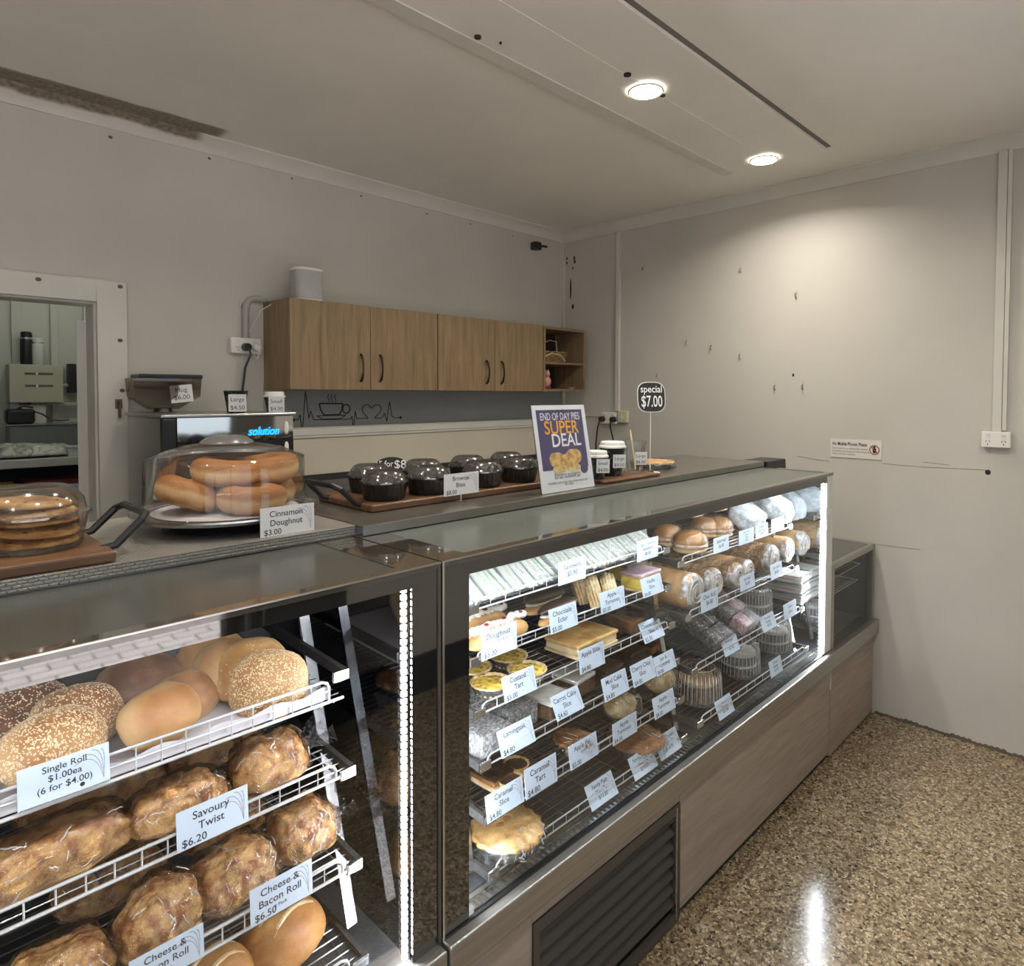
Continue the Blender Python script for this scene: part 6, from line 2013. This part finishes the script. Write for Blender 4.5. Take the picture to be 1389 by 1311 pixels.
for y, w_, z0, lab in ((2.545, 0.030, 1.445, 'narrow white conduit cover on the right wall near the corner'), (0.528, 0.034, 1.3945, 'wide white conduit cover above the right power point')):
    o = MB().box(XR - 0.018, XR - 0.0005, y - w_ / 2, y + w_ / 2, z0, ZC - 0.058).build('conduit_cover', MT['trim'], None, bevel=0.002)
    tag(o, lab, 'conduit')
MB().box(XR - 0.019, XR, 0.528 - 0.034, 0.528 - 0.019, 1.40, ZC - 0.058).build('cover_lip', MT['trim'], o)
o = MB().tube([(XR - 0.006, 2.64, 1.405), (XR - 0.006, 2.80, 1.408), (XR - 0.006, 2.98, 1.410)], 0.004, 6).build('wall_cable', MT['trim'], None, smooth=True)
tag(o, 'thin cable run along the wall from corner to power point', 'cable')
# sign on the right wall
y0, y1, z0, z1 = 1.221, 0.983, 1.238, 1.330
t = thing('wall_sign', 'white No Mobile Phones Please sign on the right wall', 'sign', (XR - 0.0005, y0, z0), (PI / 2, 0, -PI / 2))
ww, hh = y0 - y1, z1 - z0
MB().box(0, ww, 0, hh, 0, 0.003).build('plate', pm('sign plate', (0.66, 0.64, 0.60), 0.4), t)
sg = [o for o in t.children][0]
text(t, 'No Mobile Phones Please', 0.024, ww * 0.04, hh * 0.66, MT['ink'], 'LEFT', 0.0034, ww * 0.68, bold=0.02)
for k, s in enumerate(('Out of respect for our staff and other customers', 'We ask that you do not use your mobile at the counter', 'Thank you for your co-operation')):
    text(t, s, 0.012, ww * 0.04, hh * (0.46 - 0.15 * k), MT['ink'], 'LEFT', 0.0034, ww * (0.70, 0.74, 0.46)[k])
rdm = pm('sign red', (0.32, 0.03, 0.03), 0.5)
MB().tube([(ww * 0.865 + 0.021 * math.cos(2 * PI * i / 24), hh * 0.50 + 0.021 * math.sin(2 * PI * i / 24), 0.0036) for i in range(24)], 0.0022, 4, True).build('prohibition_ring', rdm, t)
MB().bar((ww * 0.865 - 0.015, hh * 0.5 + 0.015, 0.0042), (ww * 0.865 + 0.015, hh * 0.5 - 0.015, 0.0042), 0.004, 0.0006).build('prohibition_bar', rdm, t)
MB().prism(blob_poly(ww * 0.865, hh * 0.46, 0.008, 0.012, 14, 0.6), 0.003, 0.0036).prism(blob_poly(ww * 0.862, hh * 0.64, 0.006, 0.005, 12, 0.8), 0.003, 0.0036).build('phone_symbol', MT['ink'], t)
# adhesive hooks
t0 = None
for (x, y, lab) in ((1005, 364, 'right one of the two highest'), (1080, 398, 'alone at the upper right'), (932, 463, 'left of three in the middle row'), (965, 469, 'middle of three in the middle row'), (1004, 481, 'right of three in the middle row'), (1051, 523, 'left of the low pair'), (1089, 522, 'right of the low pair'), (892, 508, 'just above the black special sign'), (873, 363, 'left one of the two highest')):
    lab = 'small clear adhesive hook on the right wall, ' + lab
    p = at(x, y, X=XR)
    if t0 is None:
        t0 = thing('adhesive_hook', lab, 'hook', p, (0, 0, 0), 'adhesive hooks on the right wall')
        MB().box(-0.003, 0, -0.008, 0.008, -0.022, 0.022).build('backing', pm('grey clear plastic', (0.50, 0.48, 0.43), 0.3), t0, bevel=0.002)
        MB().tube([(-0.003, 0, 0.0), (-0.012, 0, -0.004), (-0.014, 0, -0.014), (-0.012, 0, -0.02)], 0.003, 6).build('hook', pm('grey plastic', (0.22, 0.20, 0.17), 0.3), t0, smooth=True)
    else:
        dup(t0, p, None, lab)
# black camera bracket near the ceiling corner
t = thing('camera_bracket', 'small black security camera bracket high in the corner', 'camera', (3.16, YB - 0.001, 2.52))
MB().box(-0.040, 0.015, -0.05, 0, -0.028, 0.022).build('mount', MT['black'], t, bevel=0.004)
MB().tube([(0.015, -0.03, 0.0), (0.05, -0.03, 0.006), (0.085, -0.03, 0.008)], 0.008, 8).build('arm', MT['black'], t, smooth=True)

# coffee heartbeat wall decal (flat vinyl)
t = thing('wall_decal', 'black vinyl decal of a coffee cup and heart on a heartbeat line', 'decal', (1.9, YB - 0.004, 1.45))
off = neg(t.location)


def dpt(p):
    q = at(300 + p[0] * 0.2016, 340 + p[1] * 0.2016, Y=YB - 0.004)
    return (q.x, YB - 0.004, q.z)


def stroke(nm, pts, w=0.0042, closed=False):
    g = MB()
    P = [dpt(p) for p in pts]
    if closed:
        P.append(P[0])
    for a, b_ in zip(P, P[1:]):
        g.bar(a, b_, 0.001, w, (a[2] - b_[2], 0, b_[0] - a[0]))
    g.build(nm, MT['black'], t, loc=off)


stroke('pulse_line', [(485, 1140), (520, 1138), (532, 1105), (545, 1240), (567, 945), (590, 1130), (603, 1080), (622, 1138), (640, 1140), (870, 1135)])
stroke('saucer', [(645, 1113), (838, 1108), (800, 1132), (680, 1135)], closed=True)
stroke('cup_outline', [(660, 1030), (818, 1030), (812, 1075), (795, 1105), (692, 1108), (670, 1075)], 0.007, True)
stroke('cup_handle', [(842 + 24 * math.cos(a), 1066 + 30 * math.sin(a)) for a in [i * 2 * PI / 16 for i in range(16)]], 0.006, True)
for x in (722, 744, 768):
    stroke('steam', [(x + 6 * math.sin(i * 1.2), 1020 - i * 9) for i in range(7)], 0.0035)
stroke('pulse_line', [(870, 1135), (880, 1115), (890, 1200), (902, 1080), (912, 1130), (990, 1130)])
stroke('heart', [(990, 1130), (955, 1090), (948, 1062), (965, 1040), (990, 1038), (1012, 1060), (1038, 1038), (1068, 1042), (1078, 1065), (1068, 1090), (1032, 1126), (1080, 1128)])
stroke('pulse_line', [(1080, 1128), (1100, 1095), (1115, 1150), (1133, 1015), (1148, 1115), (1165, 1125), (1205, 1125)])
for p in ((488, 1141), (1208, 1124)):
    q = dpt(p)
    MB().ellipsoid(q, (0.008, 0.0008, 0.008), 10, 6).build('end_dot', MT['black'], t, loc=off)
# ================================================================= KITCHEN BEHIND THE DOORWAY
def kx(px, Y, py=560):
    return at(px, py, Y=Y).x


def kz(py, Y, px=60):
    return at(px, py, Y=Y).z


KB = 4.15
zt_ = kz(622, KB)
t = thing('kitchen_bench', 'pale steel bench with a lower shelf in the kitchen doorway', 'bench', (0.55, KB + 0.28, 0))
MB().box(-0.95, 0.65, -0.28, 0.30, zt_ - 0.045, zt_).build('bench_top', pm('pale bench steel', (0.52, 0.52, 0.48), 0.4, 0.5), t, bevel=0.004)
z2 = kz(668, KB)
MB().box(-0.95, 0.65, -0.26, 0.30, z2 - 0.022, z2).build('lower_shelf', pm('shelf edge', (0.40, 0.42, 0.40), 0.4, 0.5), t, bevel=0.003)
for x in (-0.92, 0.62):
    for y in (-0.24, 0.27):
        MB().box(x - 0.018, x + 0.018, y - 0.018, y + 0.018, 0, zt_ - 0.045).build('leg', MT['steel'], t)
MB().box(-0.9, 0.6, 0.24, 0.26, 0.1, zt_ - 0.05).build('back_board', MT['dark'], t)
ZB = zt_ + 0.0005
# plastic-wrapped bundle on the bench
g = MB().ellipsoid((0, 0, 0), None, 34, 16, lambda d: Vector((math.copysign(abs(d.x) ** .7, d.x) * 0.21 * (1 + fb(d, 4, 3, .1)), d.y * 0.11, max(-0.01, d.z) * 0.060 * (1 + fb(d, 2, 4, .4)) + 0.010)))
o = g.build('wrapped_bundle', nz('grey plastic wrap', [(0.35, (0.20, 0.20, 0.18)), (0.6, (0.50, 0.50, 0.45))], 18, 0.3, bump=0.8, bscale=40, distort=1.5), None, loc=(kx(40, KB + 0.14), KB + 0.14, ZB), smooth=True, sharp=0)
tag(o, 'plastic-wrapped grey bundle lying on the kitchen bench', 'bundle')
o = MB().box(-0.05, 0.07, -0.06, 0.06, 0, 0.045).box(-0.055, 0.075, -0.065, 0.065, 0.045, 0.052).build('clear_container', pm('frosted container', (0.42, 0.44, 0.45), 0.3), None, loc=(kx(103, KB + 0.08), KB + 0.08, ZB), bevel=0.004)
tag(o, 'frosted plastic container at the right end of the kitchen bench', 'container')
# steel pan
YP = KB + 0.42
t = thing('steel_tray', 'deep grey steel tray standing behind the wrapped bundle', 'tray', (kx(62, YP), YP, ZB))
wv = (kx(112, YP) - kx(12, YP)) / 2
hh = kz(575, YP) - ZB
MB().box(-wv, wv, -0.02, 0.10, 0, hh - 0.006).build('tray_body', pm('dull steel', (0.20, 0.215, 0.21), 0.35, 0.7), t, bevel=0.006)
MB().box(-wv - 0.008, wv + 0.008, -0.028, 0.108, hh - 0.006, hh).build('rim', MT['steel'], t)
zt2 = ZB + hh + 0.0005
# black appliance
t = thing('kitchen_scale', 'black appliance with a cord on the kitchen tray', 'appliance', (kx(27, YP + 0.03), YP + 0.03, zt2))
w2 = (kx(48, YP) - kx(8, YP)) / 2
MB().box(-w2, w2, -0.035, 0.06, 0, 0.085).build('housing', MT['black'], t, bevel=0.018, seg=3)
MB().tube([(w2 * 0.9, 0, 0.07), (w2 * 1.5, 0, 0.055), (w2 * 2.2, 0, 0.02), (w2 * 3.0, 0, 0.015), (w2 * 3.5, 0, 0.02)], 0.005, 6).build('cord', MT['black'], t, smooth=True)
MB().tube([(-w2 * 0.2, -0.01, 0.085), (w2 * 0.2, -0.01, 0.105), (w2 * 0.9, -0.01, 0.09)], 0.006, 6).build('handle', MT['black'], t, smooth=True)
MB().box(-w2 * 0.7, -w2 * 0.1, -0.01, 0.02, 0.085, 0.115).build('grey_knob', pm('grey plastic knob', (0.16, 0.17, 0.20), 0.5), t)
# switchboard on the rear kitchen wall
YS = KY1 - 0.022
x0, x1 = kx(9, YS), kx(81, YS)
z0, z1 = kz(546, YS), kz(496, YS)
t = thing('switchboard', 'beige switchboard box on the kitchen wall', 'switchboard', ((x0 + x1) / 2, YS, z0))
bg_ = pm('beige enamel', (0.40, 0.38, 0.29), 0.4)
off = neg(t.location)
MB().box(x0, x1, YS - 0.11, YS, z0, z1).build('cabinet', bg_, t, loc=off, bevel=0.004)
for zz in (0.76, 0.44):
    MB().box(x0 + 0.07, x1 - 0.05, YS - 0.113, YS - 0.109, z0 + (z1 - z0) * zz - 0.006, z0 + (z1 - z0) * zz + 0.006).build('breaker_slot', pm('breaker grey', (0.10, 0.09, 0.07), 0.5), t, loc=off)
    MB().box(x0 + 0.12, x1 - 0.12, YS - 0.116, YS - 0.112, z0 + (z1 - z0) * zz - 0.007, z0 + (z1 - z0) * zz + 0.007).build('breaker_row', MT['white'], t, loc=off)
MB().box(x0 + 0.10, x1 + 0.10, YS - 0.06, YS, z0 - 0.012, z0 - 0.001).build('cable_tray', bg_, t, loc=off)
MB().box(x0 + 0.06, x1 - 0.08, YS - 0.08, YS, z0 - 0.16, z0 - 0.013).build('lower_box', pm('pale enamel', (0.50, 0.49, 0.42), 0.4), t, loc=off)
MB().tube([(x1, YS - 0.03, z0 + 0.10), (x1 + 0.12, YS - 0.03, z0 + 0.10)], 0.010, 8).build('conduit', bg_, t, loc=off)
zc_ = z1 + 0.0005
# bottles on the switchboard
for px, r, h, mt, lab in ((36, 0.030, 0.185, MT['black'], 'black drink bottle with silver ring on the switchboard'), (51, 0.034, 0.155, pm('white bottle', (0.52, 0.53, 0.48), 0.4), 'white plastic bottle on the switchboard')):
    t = thing('bottle', lab, 'bottle', (kx(px, YS - 0.06, 480), YS - 0.06, zc_), group='bottles on the switchboard')
    MB().lathe([(r * 0.9, 0), (r, 0.006), (r, h * 0.72), (r * 0.92, h * 0.78)], 20).build('body', mt, t, smooth=True)
    MB().lathe([(r * 0.93, h * 0.78), (r * 0.93, h * 0.83)], 20).build('ring', MT['steel_b'], t, smooth=True)
    MB().lathe([(r * 0.9, h * 0.83), (r * 0.9, h * 0.97), (r * 0.75, h)], 20).build('cap', mt, t, smooth=True)
# dark meter box
x0, x1 = kx(91, YS), kx(122, YS)
z0, z1 = kz(533, YS), kz(493, YS)
t = thing('meter_box', 'black and grey meter box beside the kitchen door leaf', 'meter', ((x0 + x1) / 2, YS, z0))
off = neg(t.location)
MB().box(x0, x1, YS - 0.05, YS, z0, z1).build('back_plate', MT['black'], t, loc=off)
MB().box(x0 + 0.05, x1, YS - 0.10, YS - 0.05, z0 + 0.02, z1 - 0.04).build('meter', pm('meter grey', (0.16, 0.17, 0.17), 0.4), t, loc=off, bevel=0.004)
MB().box(x0 + 0.07, x1, YS - 0.104, YS - 0.10, z0 + 0.11, z1 - 0.06).build('label', pm('pale label', (0.45, 0.47, 0.48), 0.5), t, loc=off)
# papers and a box on the lower shelf
ZS2 = z2 + 0.0005
for i, (px, w_, mt, lab) in enumerate(((72, 0.13, pm('red folder', (0.22, 0.03, 0.04), 0.5), 'dark red folder lying on the lower kitchen shelf'), (80, 0.14, pm('loose papers', (0.55, 0.56, 0.58), 0.6), 'pile of loose white papers on the lower kitchen shelf'))):
    g = MB()
    rn = random.Random(i)
    for k in range(5):
        g.box(-w_, w_, -0.09, 0.09, k * 0.0055, k * 0.0055 + 0.0035, Matrix.Rotation(rn.uniform(-.1, .1), 4, 'Z'))
    o = g.build('paper_stack' if i else 'folder', mt, None, loc=(kx(px, KB + 0.13, 660), KB + 0.13 - 0.02 * i, ZS2 + (0.0 if i else 0.0285)))
    tag(o, lab, 'papers' if i else 'folder')
o = MB().box(-0.05, 0.05, -0.06, 0.06, 0, 0.05).build('yellow_box', pm('yellow card', (0.50, 0.40, 0.08), 0.6), None, loc=(kx(2, KB + 0.1, 660), KB + 0.1, ZS2), bevel=0.002)
tag(o, 'yellow box on the lower kitchen shelf at the left edge', 'box')
bpy.data.objects.remove(_tmpo)
